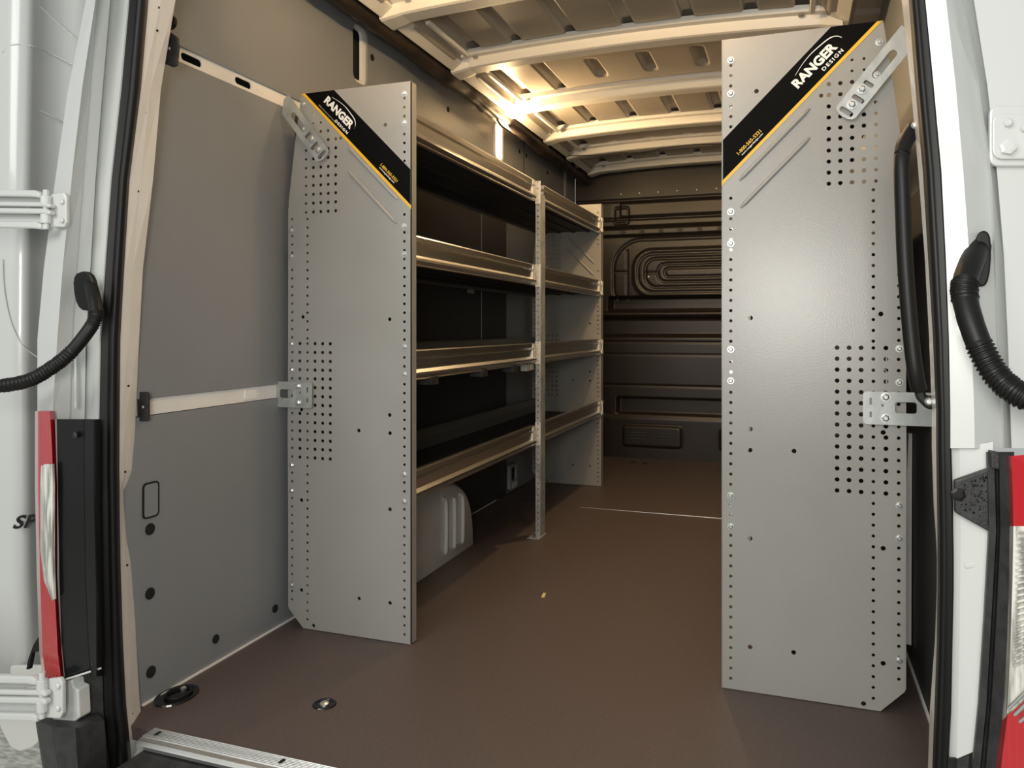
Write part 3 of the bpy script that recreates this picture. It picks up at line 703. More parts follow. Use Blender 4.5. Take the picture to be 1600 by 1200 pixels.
lp = strip_loft('trim_5', [[(-1.3218,1.3050,1.8363),(-1.3457,1.3050,1.6063),(-1.3681,1.3050,1.4155),(-1.3951,1.3050,1.2232),(-1.4133,1.3050,1.0286),(-1.4262,1.3050,0.8748),(-1.4308,1.3050,0.6994)],[(-1.3943,1.3300,1.8631),(-1.4237,1.3300,1.6272),(-1.4460,1.3300,1.4307),(-1.4666,1.3300,1.2323),(-1.4817,1.3300,1.0322),(-1.4950,1.3300,0.8741),(-1.4988,1.3300,0.6939)],[(-1.3895,1.3220,1.8580),(-1.4188,1.3220,1.6234),(-1.4410,1.3220,1.4279),(-1.4616,1.3220,1.2305),(-1.4766,1.3220,1.0315),(-1.4898,1.3220,0.8742),(-1.4936,1.3220,0.6950)],[(-1.4007,1.3000,1.8486),(-1.4299,1.3000,1.6163),(-1.4502,1.3000,1.4225),(-1.4706,1.3000,1.2272),(-1.4893,1.3000,1.0302),(-1.5025,1.3000,0.8745),(-1.5082,1.3000,0.6969)],[(-1.3899,1.2850,1.8386),(-1.4188,1.2850,1.6088),(-1.4389,1.2850,1.4170),(-1.4592,1.2850,1.2237),(-1.4777,1.2850,1.0289),(-1.4908,1.2850,0.8747),(-1.4964,1.2850,0.6990)],[(-1.3538,1.2500,1.8134),(-1.3802,1.2500,1.5895),(-1.4176,1.2500,1.4048),(-1.4466,1.2500,1.2167),(-1.4722,1.2500,1.0262),(-1.4869,1.2500,0.8752),(-1.5017,1.2500,0.7026)],[(-1.4024,1.2750,1.8357),(-1.4314,1.2750,1.6066),(-1.4829,1.2750,1.4187),(-1.5204,1.2750,1.2259),(-1.5546,1.2750,1.0301),(-1.5738,1.2750,0.8744),(-1.5738,1.2750,0.6970)],[(-1.4324,1.4200,1.8357),(-1.4614,1.4200,1.6066),(-1.5129,1.4200,1.4187),(-1.5504,1.4200,1.2259),(-1.5846,1.4200,1.0301),(-1.6038,1.4200,0.8744),(-1.6038,1.4200,0.6970)]], M['white'])
bm = bmesh.new(); prism(bm, [(-1.4690,1.2790,0.8331),(-1.4634,1.2790,0.8332),(-1.4634,1.2790,0.7246),(-1.4690,1.2790,0.7244)], (0,-.004,0)); obj('pressed_panel', bm, M['white'], lp, bevel=.0015)
cc = strip_loft('corner_cover', [[(-1.4984,1.2550,0.7022),(-1.4947,1.2550,0.5572),(-1.4928,1.2550,0.3639),(-1.4854,1.2550,0.2268),(-1.4762,1.2550,0.1509)],[(-1.4750,1.2400,0.7048),(-1.4713,1.2400,0.5617),(-1.4677,1.2400,0.3711),(-1.4604,1.2400,0.2358),(-1.4513,1.2400,0.1609)],[(-1.4240,1.2620,0.7044),(-1.4240,1.2620,0.5607),(-1.4204,1.2620,0.3696),(-1.4132,1.2620,0.2339),(-1.4060,1.2620,0.1585)],[(-1.4091,1.2520,0.7061),(-1.4091,1.2520,0.5637),(-1.4055,1.2520,0.3742),(-1.3984,1.2520,0.2396),(-1.3913,1.2520,0.1649)],[(-1.3877,1.2520,0.7069),(-1.3877,1.2520,0.5651),(-1.3824,1.2520,0.3767),(-1.3806,1.2520,0.2421),(-1.3806,1.2520,0.1665)],[(-1.4061,1.2850,0.7025),(-1.4061,1.2850,0.5576),(-1.4025,1.2850,0.3646),(-1.3989,1.2850,0.2272),(-1.3971,1.2850,0.1502)]], M['black_gloss'], kind=False)
tag(cc, 'glossy black cover between the left tail lamp and the rubber seal', 'cover')
bm = bmesh.new(); disc(bm, (-1.4322,1.2470,0.6717), .007, (0,-1,0), .003, 10, .001); obj('screw', bm, M['black_pl'], cc)
t = thing('tail_lamp', 'tall red and clear left tail lamp seen edge on beside the black cover', 'lamp', (0,0,0))
strip_loft('red_lens', [[(-1.5635,1.2620,0.7171),(-1.5635,1.2620,0.6356),(-1.5635,1.2620,0.5512),(-1.5578,1.2620,0.3548),(-1.5540,1.2620,0.2710),(-1.5502,1.2620,0.1873),(-1.5388,1.2620,0.1301)],[(-1.5244,1.2380,0.7210),(-1.5244,1.2380,0.6411),(-1.5244,1.2380,0.5584),(-1.5188,1.2380,0.3662),(-1.5151,1.2380,0.2841),(-1.5114,1.2380,0.2022),(-1.5021,1.2380,0.1459)],[(-1.4802,1.2260,0.7237),(-1.4747,1.2260,0.6454),(-1.4711,1.2260,0.5644),(-1.4692,1.2260,0.3751),(-1.4638,1.2260,0.2946),(-1.4583,1.2260,0.2143),(-1.4493,1.2260,0.1590)],[(-1.4879,1.2400,0.7221),(-1.4842,1.2400,0.6429),(-1.4805,1.2400,0.5611),(-1.4805,1.2400,0.3697),(-1.4750,1.2400,0.2884),(-1.4677,1.2400,0.2075),(-1.4604,1.2400,0.1514)]], M['red'], t, solid=.006)
strip_loft('clear_lens', [[(-1.5096,1.2320,0.6044),(-1.5115,1.2320,0.5605),(-1.5115,1.2320,0.4236),(-1.5022,1.2320,0.3630),(-1.4783,1.2320,0.3207)],[(-1.4863,1.2220,0.6115),(-1.4882,1.2220,0.5640),(-1.4882,1.2220,0.4285),(-1.4790,1.2220,0.3685),(-1.4645,1.2220,0.3256)],[(-1.4639,1.2200,0.6132),(-1.4621,1.2200,0.5662),(-1.4621,1.2200,0.4315),(-1.4602,1.2200,0.3712),(-1.4584,1.2200,0.3297)]], M['clear'], t, solid=.005)
for x in range(4):
    q = [((-1.4986,1.2260,0.5965)), ((-1.4967,1.2260,0.3858))]
    bm = bmesh.new(); tube(bm, [Vector(q[0])+Vector((x*.0042,-.002*(x>0),0)), Vector(q[1])+Vector((x*.0042,-.002*(x>0),0))], .0012, 6); obj('lens_rib', bm, M['clear'], t)
bm = bmesh.new(); tube(bm, [(-1.4462,1.2280,0.1573),(-1.3774,1.2620,0.1791)], .0022, 6); obj('edge_trim', bm, M['white'], lp)
bl = strip_loft('trim_6', [[(-1.4900,1.2620,0.1611),(-1.4826,1.2620,0.0446),(-1.4604,1.2620,-0.1308)],[(-1.4344,1.2680,0.1669),(-1.4308,1.2680,0.0506),(-1.4163,1.2680,-0.1251)],[(-1.4109,1.2960,0.1588),(-1.4072,1.2960,0.0412),(-1.3819,1.2960,-0.1342)]], M['black_pl'])
t = thing('rear_door', 'white rear door swung open beyond the left pillar, wet and glossy', 'door', (0,0,0))
strip_loft('door_skin', [[(-2.3317,1.4600,2.1086),(-2.3317,1.4600,1.8073),(-2.3317,1.4600,1.2757),(-2.3317,1.4600,0.7441),(-2.3317,1.4600,0.2124),(-2.3317,1.4600,-0.0623)],[(-1.9067,1.4750,2.0362),(-1.9251,1.4750,1.7556),(-1.9321,1.4750,1.2547),(-1.9274,1.4750,0.7529),(-1.9251,1.4750,0.2516),(-1.9113,1.4750,-0.0053)],[(-1.8672,1.4870,2.0351),(-1.8763,1.4870,1.7534),(-1.8900,1.4870,1.2542),(-1.8946,1.4870,0.7529),(-1.8900,1.4870,0.2518),(-1.8763,1.4870,-0.0051)],[(-1.8669,1.5050,2.0445),(-1.8760,1.5050,1.7605),(-1.8898,1.5050,1.2571),(-1.8944,1.5050,0.7517),(-1.8898,1.5050,0.2464),(-1.8760,1.5050,-0.0126)],[(-1.8747,1.5300,2.0591),(-1.8840,1.5300,1.7715),(-1.8979,1.5300,1.2617),(-1.9025,1.5300,0.7498),(-1.8979,1.5300,0.2381),(-1.8840,1.5300,-0.0243)],[(-1.8146,1.6000,2.0846),(-1.8377,1.6000,1.7926),(-1.8891,1.6000,1.2726),(-1.9175,1.6000,0.7446),(-1.9270,1.6000,0.2140),(-1.9175,1.6000,-0.0586)],[(-1.7636,1.6200,2.0855),(-1.7864,1.6200,1.7932),(-1.8373,1.6200,1.2728),(-1.8700,1.6200,0.7444),(-1.8795,1.6200,0.2131),(-1.8795,1.6200,-0.0613)]], M['white'], t, solid=.01, smooth=True)
bm = bmesh.new(); tube(bm, smoothpts([(-1.9404,1.4690,1.6184),(-1.9225,1.4730,1.6343),(-1.8869,1.4810,1.6377),(-1.8706,1.4970,1.6361)],6), 0.002, 8); obj('pressed_crease', bm, M['white'], t, smooth=True)
bm = bmesh.new(); tube(bm, smoothpts([(-1.8706,1.4970,1.6361),(-1.8704,1.5530,1.6345),(-1.8239,1.5880,1.6077)],6), 0.002, 8); obj('pressed_crease', bm, M['white'], t, smooth=True)
bm = bmesh.new(); tube(bm, smoothpts([(-1.8889,1.4970,1.4722),(-1.8840,1.5300,1.4770),(-1.8673,1.5620,1.4649),(-1.8620,1.5850,1.4546)],6), 0.002, 8); obj('pressed_crease', bm, M['white'], t, smooth=True)
bm = bmesh.new(); tube(bm, smoothpts([(-1.8812,1.5240,1.7552),(-1.8580,1.5620,1.7203),(-1.8147,1.5920,1.6719)],6), 0.0018, 8); obj('pressed_crease', bm, M['white'], t, smooth=True)
bm = bmesh.new(); tube(bm, smoothpts([(-1.9364,1.4660,1.0784),(-1.9318,1.4660,1.0033),(-1.9166,1.4720,0.9200),(-1.8928,1.4820,0.8616),(-1.8843,1.5080,0.8326),(-1.8723,1.5280,0.8151)],6), 0.0018, 8); obj('pressed_crease', bm, M['white'], t, smooth=True)
bm = bmesh.new(); prism(bm, [(-2.2953,1.4700,-0.0344),(-1.7486,1.4700,0.0455),(-1.7529,1.4700,-0.0523),(-1.8012,1.4700,-0.1500),(-1.8413,1.4700,-0.1818),(-1.8820,1.4700,-0.1975),(-1.9140,1.4700,-0.1917),(-1.9371,1.4700,-0.1658),(-1.9603,1.4700,-0.1330),(-2.2953,1.4700,-0.1583)], (0,.012,0)); obj('lower_corner', bm, M['arch'], t, bevel=.004)
bm = bmesh.new(); prism(bm, [(-1.7239,1.4000,0.1524),(-1.7451,1.4000,0.1246),(-1.7622,1.4000,0.0877),(-1.7686,1.4000,0.0617),(-1.7601,1.4000,0.0629),(-1.7494,1.4000,0.1052),(-1.7070,1.4000,0.1174),(-1.7028,1.4000,0.1552)], (0,.01,0)); obj('rubber_edge', bm, M['black'], t)
bm = bmesh.new(); prism(bm, [(-1.4957,1.2450,1.1855),(-1.4517,1.2450,1.1863),(-1.4444,1.2450,1.1759),(-1.4444,1.2450,1.1220),(-1.4517,1.2450,1.1123),(-1.4957,1.2450,1.1159)], (0,-.010,0)); hg = obj('door_hinge', bm, M['white'], t, bevel=.003)
bm = bmesh.new(); prism(bm, [(-1.7563,1.2330,1.2091),(-1.5145,1.2330,1.1922),(-1.4997,1.2330,1.1863),(-1.4997,1.2330,1.1746),(-1.5257,1.2330,1.1786),(-1.7563,1.2330,1.1942)], (0,-.016,0)); obj('arm', bm, M['white'], hg, bevel=.004)
bm = bmesh.new(); prism(bm, [(-1.7563,1.2330,1.1828),(-1.4850,1.2330,1.1655),(-1.4703,1.2330,1.1597),(-1.4703,1.2330,1.1523),(-1.4960,1.2330,1.1561),(-1.7563,1.2330,1.1723)], (0,-.016,0)); obj('link', bm, M['white'], hg, bevel=.004)
bm = bmesh.new(); prism(bm, [(-1.7563,1.2330,1.1688),(-1.4850,1.2330,1.1522),(-1.4703,1.2330,1.1465),(-1.4703,1.2330,1.1374),(-1.4960,1.2330,1.1411),(-1.7563,1.2330,1.1565)], (0,-.016,0)); obj('link', bm, M['white'], hg, bevel=.004)
bm = bmesh.new(); prism(bm, [(-1.7563,1.2330,1.1389),(-1.5108,1.2330,1.1251),(-1.4960,1.2330,1.1195),(-1.4960,1.2330,1.1078),(-1.5220,1.2330,1.1114),(-1.7563,1.2330,1.1240)], (0,-.016,0)); obj('arm', bm, M['white'], hg, bevel=.004)
bm = bmesh.new(); tube(bm, [(-1.4924,1.2270,1.1799),(-1.4924,1.2270,1.1600)], .011, 12); obj('knuckle', bm, M['white'], hg, bevel=.002)
bm = bmesh.new(); tube(bm, [(-1.4924,1.2270,1.1410),(-1.4924,1.2270,1.1210)], .011, 12); obj('knuckle', bm, M['white'], hg, bevel=.002)
bm = bmesh.new(); tube(bm, [(-1.4924,1.2270,1.1924),(-1.4924,1.2270,1.1094)], .006, 10); obj('pin', bm, M['white'], hg)
bm = bmesh.new(); prism(bm, [(-1.7677,1.2410,1.2067),(-1.5319,1.2410,1.1903),(-1.5169,1.2410,1.1710),(-1.5621,1.2410,1.1692),(-1.5621,1.2410,1.1463),(-1.5169,1.2410,1.1407),(-1.5319,1.2410,1.1212),(-1.7677,1.2410,1.1290)], (0,.006,0)); obj('carrier', bm, M['white'], hg, bevel=.003)
bm = bmesh.new(); disc(bm, (-1.4545,1.2350,1.1666), .006, (0,-1,0), .004, 10, .002); obj('bolt', bm, M['white'], hg)
bm = bmesh.new(); disc(bm, (-1.4545,1.2350,1.1270), .006, (0,-1,0), .004, 10, .002); obj('bolt', bm, M['white'], hg)
bm = bmesh.new(); prism(bm, [(-1.4705,1.2150,0.1650),(-1.4274,1.2150,0.1754),(-1.4202,1.2150,0.1649),(-1.4202,1.2150,0.1027),(-1.4274,1.2150,0.0900),(-1.4705,1.2150,0.0846)], (0,-.010,0)); hg = obj('door_hinge', bm, M['white'], t, bevel=.003)
bm = bmesh.new(); prism(bm, [(-1.7136,1.2030,0.1454),(-1.4886,1.2030,0.1760),(-1.4741,1.2030,0.1724),(-1.4741,1.2030,0.1589),(-1.4996,1.2030,0.1579),(-1.7136,1.2030,0.1282)], (0,-.016,0)); obj('arm', bm, M['white'], hg, bevel=.004)
bm = bmesh.new(); prism(bm, [(-1.7136,1.2030,0.1151),(-1.4596,1.2030,0.1515),(-1.4453,1.2030,0.1480),(-1.4453,1.2030,0.1394),(-1.4704,1.2030,0.1383),(-1.7136,1.2030,0.1029)], (0,-.016,0)); obj('link', bm, M['white'], hg, bevel=.004)
bm = bmesh.new(); prism(bm, [(-1.7136,1.2030,0.0989),(-1.4596,1.2030,0.1362),(-1.4453,1.2030,0.1327),(-1.4453,1.2030,0.1222),(-1.4704,1.2030,0.1210),(-1.7136,1.2030,0.0848)], (0,-.016,0)); obj('link', bm, M['white'], hg, bevel=.004)
bm = bmesh.new(); prism(bm, [(-1.7136,1.2030,0.0646),(-1.4850,1.2030,0.0994),(-1.4704,1.2030,0.0960),(-1.4704,1.2030,0.0826),(-1.4959,1.2030,0.0811),(-1.7136,1.2030,0.0474)], (0,-.016,0)); obj('arm', bm, M['white'], hg, bevel=.004)
bm = bmesh.new(); tube(bm, [(-1.4667,1.1970,0.1703),(-1.4667,1.1970,0.1473)], .011, 12); obj('knuckle', bm, M['white'], hg, bevel=.002)
bm = bmesh.new(); tube(bm, [(-1.4667,1.1970,0.1253),(-1.4667,1.1970,0.1023)], .011, 12); obj('knuckle', bm, M['white'], hg, bevel=.002)
bm = bmesh.new(); tube(bm, [(-1.4667,1.1970,0.1846),(-1.4667,1.1970,0.0889)], .006, 10); obj('pin', bm, M['white'], hg)
bm = bmesh.new(); prism(bm, [(-1.7250,1.2110,0.1353),(-1.5058,1.2110,0.1652),(-1.4912,1.2110,0.1461),(-1.5355,1.2110,0.1343),(-1.5355,1.2110,0.1079),(-1.4912,1.2110,0.1112),(-1.5058,1.2110,0.0854),(-1.7250,1.2110,0.0458)], (0,.006,0)); obj('carrier', bm, M['white'], hg, bevel=.003)
bm = bmesh.new(); disc(bm, (-1.4298,1.2050,0.1582), .006, (0,-1,0), .004, 10, .002); obj('bolt', bm, M['white'], hg)
bm = bmesh.new(); disc(bm, (-1.4298,1.2050,0.1124), .006, (0,-1,0), .004, 10, .002); obj('bolt', bm, M['white'], hg)
bm = bmesh.new(); prism(bm, [(-1.4654,1.2350,0.1446),(-1.4292,1.2350,0.1583),(-1.4256,1.2350,0.1426),(-1.4113,1.2350,0.1395),(-1.4077,1.2350,0.0810),(-1.4256,1.2350,0.0672),(-1.4292,1.2350,0.0585),(-1.4436,1.2350,0.0533),(-1.4837,1.2350,0.0600),(-1.4874,1.2350,0.1112)], (0,.03,0)); hp = obj('hinge_mount', bm, M['white'], lp, bevel=.003)
pp = Vector((-1.8876,1.4550,0.3834)); qq = Vector((-1.8255,1.4880,0.3874))
ux = (qq-pp).normalized(); me = text_mesh('SP', .046, pp, ux, (0,0,1), .003, bold=.0012, shear=.35, spacing=1.05, xs=1.15); obj('lettering', me, M['black_gloss'], t)
strip_loft('trim_7', [[(0.1578,1.4500,1.6331),(0.1743,1.4500,1.4480),(0.1877,1.4500,1.3043),(0.1992,1.4500,1.1605),(0.2087,1.4500,1.0188),(0.2153,1.4500,0.8809),(0.2191,1.4500,0.7646),(0.2191,1.4500,0.7011),(0.2219,1.4500,0.6061),(0.2247,1.4500,0.5641),(0.2266,1.4500,0.5220),(0.2266,1.4500,0.4692),(0.2238,1.4500,0.3844),(0.2162,1.4500,0.2669),(0.2134,1.4500,0.1711),(0.2115,1.4500,0.0965)],[(0.1587,1.3750,1.5935),(0.1729,1.3750,1.4186),(0.1831,1.3750,1.2828),(0.1939,1.3750,1.1467),(0.2016,1.3750,1.0125),(0.2085,1.3750,0.8819),(0.2124,1.3750,0.7718),(0.2127,1.3750,0.7117),(0.2141,1.3750,0.6216),(0.2156,1.3750,0.5817),(0.2161,1.3750,0.5417),(0.2161,1.3750,0.4916),(0.2147,1.3750,0.4114),(0.2100,1.3750,0.3005),(0.2074,1.3750,0.2097),(0.2056,1.3750,0.1391)],[(0.1596,1.3500,1.5801),(0.1730,1.3500,1.4087),(0.1819,1.3500,1.2756),(0.1925,1.3500,1.1421),(0.1996,1.3500,1.0105),(0.2066,1.3500,0.8823),(0.2105,1.3500,0.7742),(0.2110,1.3500,0.7152),(0.2118,1.3500,0.6268),(0.2127,1.3500,0.5875),(0.2127,1.3500,0.5482),(0.2127,1.3500,0.4991),(0.2118,1.3500,0.4204),(0.2083,1.3500,0.3117),(0.2057,1.3500,0.2227),(0.2040,1.3500,0.1534)]], M['jamb'])
o = strip_loft('door_seal', [[(0.1589,1.3520,1.5813),(0.1724,1.3520,1.4096),(0.1813,1.3520,1.2763),(0.1919,1.3520,1.1425),(0.1990,1.3520,1.0106),(0.2060,1.3520,0.8823),(0.2100,1.3520,0.7739),(0.2104,1.3520,0.7149),(0.2113,1.3520,0.6263),(0.2121,1.3520,0.5870),(0.2121,1.3520,0.5476),(0.2121,1.3520,0.4984),(0.2113,1.3520,0.4196),(0.2078,1.3520,0.3107),(0.2051,1.3520,0.2215),(0.2034,1.3520,0.1521)],[(0.1595,1.3180,1.5633),(0.1726,1.3180,1.3961),(0.1817,1.3180,1.2663),(0.1921,1.3180,1.1361),(0.1988,1.3180,1.0077),(0.2051,1.3180,0.8827),(0.2085,1.3180,0.7772),(0.2088,1.3180,0.7197),(0.2100,1.3180,0.6335),(0.2107,1.3180,0.5952),(0.2109,1.3180,0.5569),(0.2109,1.3180,0.5090),(0.2099,1.3180,0.4322),(0.2068,1.3180,0.3262),(0.2039,1.3180,0.2393),(0.2019,1.3180,0.1717)],[(0.1644,1.3120,1.5592),(0.1774,1.3120,1.3931),(0.1871,1.3120,1.2640),(0.1974,1.3120,1.1346),(0.2038,1.3120,1.0070),(0.2095,1.3120,0.8828),(0.2123,1.3120,0.7780),(0.2126,1.3120,0.7208),(0.2142,1.3120,0.6351),(0.2146,1.3120,0.5970),(0.2150,1.3120,0.5590),(0.2150,1.3120,0.5113),(0.2138,1.3120,0.4350),(0.2112,1.3120,0.3297),(0.2079,1.3120,0.2432),(0.2054,1.3120,0.1759)],[(0.1696,1.3260,1.5656),(0.1827,1.3260,1.3979),(0.1929,1.3260,1.2675),(0.2033,1.3260,1.1368),(0.2096,1.3260,1.0081),(0.2149,1.3260,0.8827),(0.2175,1.3260,0.7768),(0.2176,1.3260,0.7190),(0.2195,1.3260,0.6325),(0.2199,1.3260,0.5941),(0.2204,1.3260,0.5556),(0.2204,1.3260,0.5075),(0.2190,1.3260,0.4304),(0.2166,1.3260,0.3241),(0.2130,1.3260,0.2368),(0.2103,1.3260,0.1687)],[(0.1707,1.3000,1.5517),(0.1835,1.3000,1.3875),(0.1940,1.3000,1.2597),(0.2041,1.3000,1.1319),(0.2102,1.3000,1.0058),(0.2149,1.3000,0.8830),(0.2170,1.3000,0.7793),(0.2170,1.3000,0.7228),(0.2192,1.3000,0.6381),(0.2194,1.3000,0.6004),(0.2200,1.3000,0.5628),(0.2200,1.3000,0.5157),(0.2185,1.3000,0.4401),(0.2165,1.3000,0.3361),(0.2127,1.3000,0.2505),(0.2097,1.3000,0.1838)],[(0.1787,1.3260,1.5639),(0.1917,1.3260,1.3966),(0.2029,1.3260,1.2664),(0.2132,1.3260,1.1362),(0.2192,1.3260,1.0078),(0.2234,1.3260,0.8827),(0.2251,1.3260,0.7770),(0.2251,1.3260,0.7194),(0.2277,1.3260,0.6331),(0.2277,1.3260,0.5948),(0.2285,1.3260,0.5564),(0.2285,1.3260,0.5085),(0.2268,1.3260,0.4315),(0.2251,1.3260,0.3256),(0.2209,1.3260,0.2383),(0.2175,1.3260,0.1703)]], M['black'], kind=False, smooth=True); tag(o, 'black rubber door seal on the right side of the rear opening', 'seal', 'rubber door seals')
rp = strip_loft('trim_8', [[(0.1737,1.3020,1.5522),(0.1865,1.3020,1.3878),(0.1975,1.3020,1.2599),(0.2077,1.3020,1.1320),(0.2135,1.3020,1.0059),(0.2177,1.3020,0.8830),(0.2194,1.3020,0.7792),(0.2194,1.3020,0.7226)],[(0.1975,1.2960,1.5446),(0.2117,1.2960,1.3819),(0.2242,1.2960,1.2554),(0.2341,1.2960,1.1291),(0.2415,1.2960,1.0045),(0.2447,1.2960,0.8832),(0.2480,1.2960,0.7808),(0.2488,1.2960,0.7250)],[(0.2258,1.3350,1.5597),(0.2403,1.3350,1.3932),(0.2605,1.3350,1.2630),(0.2755,1.3350,1.1336),(0.2813,1.3350,1.0066),(0.2855,1.3350,0.8829),(0.2912,1.3350,0.7785),(0.2929,1.3350,0.7216)],[(0.2261,1.3220,1.5528),(0.2405,1.3220,1.3881),(0.2605,1.3220,1.2592),(0.2753,1.3220,1.1312),(0.2811,1.3220,1.0055),(0.2851,1.3220,0.8831),(0.2909,1.3220,0.7798),(0.2925,1.3220,0.7235)],[(0.2430,1.3500,1.5644),(0.2575,1.3500,1.3967),(0.2753,1.3500,1.2658),(0.2878,1.3500,1.1356),(0.2970,1.3500,1.0074),(0.3020,1.3500,0.8828),(0.3053,1.3500,0.7775),(0.3070,1.3500,0.7202)],[(0.2426,1.3340,1.5560),(0.2570,1.3340,1.3905),(0.2745,1.3340,1.2612),(0.2869,1.3340,1.1327),(0.2960,1.3340,1.0061),(0.3009,1.3340,0.8830),(0.3041,1.3340,0.7791),(0.3058,1.3340,0.7224)],[(0.4042,1.3500,1.5339),(0.4042,1.3500,1.3759),(0.4042,1.3500,1.2523),(0.4042,1.3500,1.1277),(0.4042,1.3500,1.0041),(0.4042,1.3500,0.8833),(0.4042,1.3500,0.7810),(0.4042,1.3500,0.7252)]], M['white'])
strip_loft('lower_pillar', [[(0.2221,1.3180,0.7204),(0.2246,1.3180,0.5964),(0.2238,1.3180,0.4341),(0.2212,1.3180,0.2569)],[(0.2333,1.3100,0.7222),(0.2349,1.3100,0.5993),(0.2333,1.3100,0.4383),(0.2299,1.3100,0.2627)],[(0.2740,1.3000,0.7350),(0.2707,1.3000,0.6049),(0.2659,1.3000,0.4465),(0.2561,1.3000,0.2868)]], M['white'], rp)
bm = bmesh.new(); prism(bm, [(0.2375,1.3060,0.5534),(0.2573,1.3060,0.5573),(0.2573,1.3060,0.5498),(0.2392,1.3060,0.5461)], (0,-.003,0)); obj('pressed_panel', bm, M['white'], rp, bevel=.0015)
cv = thing('corner_cover', 'black ribbed trim strip with droplets beside the right tail lamp', 'cover', (0,0,0))
bm = bmesh.new(); prism(bm, [(0.2207,1.2900,0.6786),(0.2662,1.2900,0.7000),(0.2678,1.2900,0.6071),(0.2215,1.2900,0.6329)], (0,-.014,0)); obj('triangle_cover', bm, M['black_pl'], cv, bevel=.002)
bm = bmesh.new(); disc(bm, (0.2248,1.2760,0.6602), .010, (0,-1,0), .003, 6, .001); obj('clip', bm, M['black'], cv)
strip_loft('strip', [[(0.2636,1.2850,0.7218),(0.2660,1.2850,0.6082),(0.2604,1.2850,0.4882),(0.2532,1.2850,0.3583),(0.2451,1.2850,0.2647),(0.2410,1.2850,0.1992)],[(0.2605,1.2620,0.7251),(0.2628,1.2620,0.6135),(0.2573,1.2620,0.4958),(0.2502,1.2620,0.3683),(0.2423,1.2620,0.2763),(0.2383,1.2620,0.2121)],[(0.2651,1.2580,0.7260),(0.2675,1.2580,0.6149),(0.2620,1.2580,0.4977),(0.2557,1.2580,0.3710),(0.2479,1.2580,0.2795),(0.2439,1.2580,0.2156)],[(0.2703,1.2750,0.7237),(0.2726,1.2750,0.6112),(0.2671,1.2750,0.4925),(0.2608,1.2750,0.3641),(0.2528,1.2750,0.2714),(0.2488,1.2750,0.2067)],[(0.2751,1.2720,0.7244),(0.2767,1.2720,0.6123),(0.2720,1.2720,0.4941),(0.2657,1.2720,0.3663),(0.2586,1.2720,0.2741),(0.2546,1.2720,0.2096)],[(0.2705,1.2400,0.7290),(0.2721,1.2400,0.6198),(0.2675,1.2400,0.5046),(0.2613,1.2400,0.3801),(0.2544,1.2400,0.2903),(0.2505,1.2400,0.2275)],[(0.2815,1.2250,0.7318),(0.2815,1.2250,0.6243),(0.2793,1.2250,0.5113),(0.2733,1.2250,0.3888),(0.2657,1.2250,0.3005),(0.2612,1.2250,0.2385)]], M['black_pl'], cv)
bm = bmesh.new(); prism(bm, [(0.2605,1.2700,0.7276),(0.2896,1.2700,0.7219),(0.2896,1.2700,0.6994),(0.2613,1.2700,0.7040)], (0,-.02,0)); obj('top_cap', bm, M['black_pl'], cv, bevel=.002)
bm = bmesh.new()
random.seed(9)
for k in range(60):
    a = random.random(); b = random.random(); p = Vector((0.2223,1.2755,0.6712)).lerp(Vector((0.2609,1.2755,0.6903)), a).lerp(Vector((0.2271,1.2755,0.6393)).lerp(Vector((0.2617,1.2755,0.6238)), a), b)
    disc(bm, p, .0008+.0012*random.random(), (0,-1,0), .0006, 6, .0004)
bm_d = obj('water_droplets', bm, M['black_gloss'], cv); bm_d['kind'] = 'stuff'
t = thing('tail_lamp', 'large red and clear right tail lamp cut by the photo edge', 'lamp', (0,0,0))
strip_loft('red_lens', [[(0.2770,1.2250,0.7263),(0.2793,1.2250,0.6761),(0.2800,1.2250,0.6311)],[(0.2769,1.2050,0.7294),(0.2784,1.2050,0.6801),(0.2792,1.2050,0.6358)],[(0.3420,1.1650,0.7456),(0.3420,1.1650,0.6926),(0.3420,1.1650,0.6508)]], M['red'], t, solid=.005)
strip_loft('clear_lens', [[(0.2800,1.2250,0.6311),(0.2793,1.2250,0.5633),(0.2770,1.2250,0.4763),(0.2748,1.2250,0.4238),(0.2725,1.2250,0.3887),(0.2710,1.2250,0.3658)],[(0.2792,1.2050,0.6358),(0.2784,1.2050,0.5692),(0.2762,1.2050,0.4837),(0.2740,1.2050,0.4322),(0.2725,1.2050,0.3978),(0.2718,1.2050,0.3840)],[(0.3420,1.1650,0.6508),(0.3420,1.1650,0.5880),(0.3420,1.1650,0.5398),(0.3420,1.1650,0.5237),(0.3420,1.1650,0.5076),(0.3420,1.1650,0.4916)]], M['clear'], t, solid=.005)
strip_loft('red_lens', [[(0.2710,1.2250,0.3650),(0.2657,1.2250,0.3179),(0.2582,1.2250,0.2379)],[(0.2718,1.2050,0.3831),(0.2666,1.2050,0.3283),(0.2599,1.2050,0.2499)],[(0.3420,1.1650,0.4908),(0.3420,1.1650,0.3629),(0.3420,1.1650,0.2906)]], M['red'], t, solid=.005)
for k in range(22):
    p = Vector((0.2793,1.1960,0.6295)).lerp(Vector((0.2756,1.1960,0.4447)), k/22); q = Vector((0.3397,1.1570,0.6445)).lerp(Vector((0.3397,1.1570,0.5103)), k/22)
    bm = bmesh.new(); tube(bm, [p, q], .0016, 6); obj('lens_rib', bm, M['clear'], t)
for k in range(4):
    p = Vector((0.2698,1.1960,0.3972))+Vector((k*.006,-.003,k*-.008)); q = Vector((0.3091,1.1700,0.4686))+Vector((k*.006,-.003,k*-.012))
    bm = bmesh.new(); tube(bm, [p, q], .0022, 6); obj('chrome_edge', bm, M['zinc'], t)
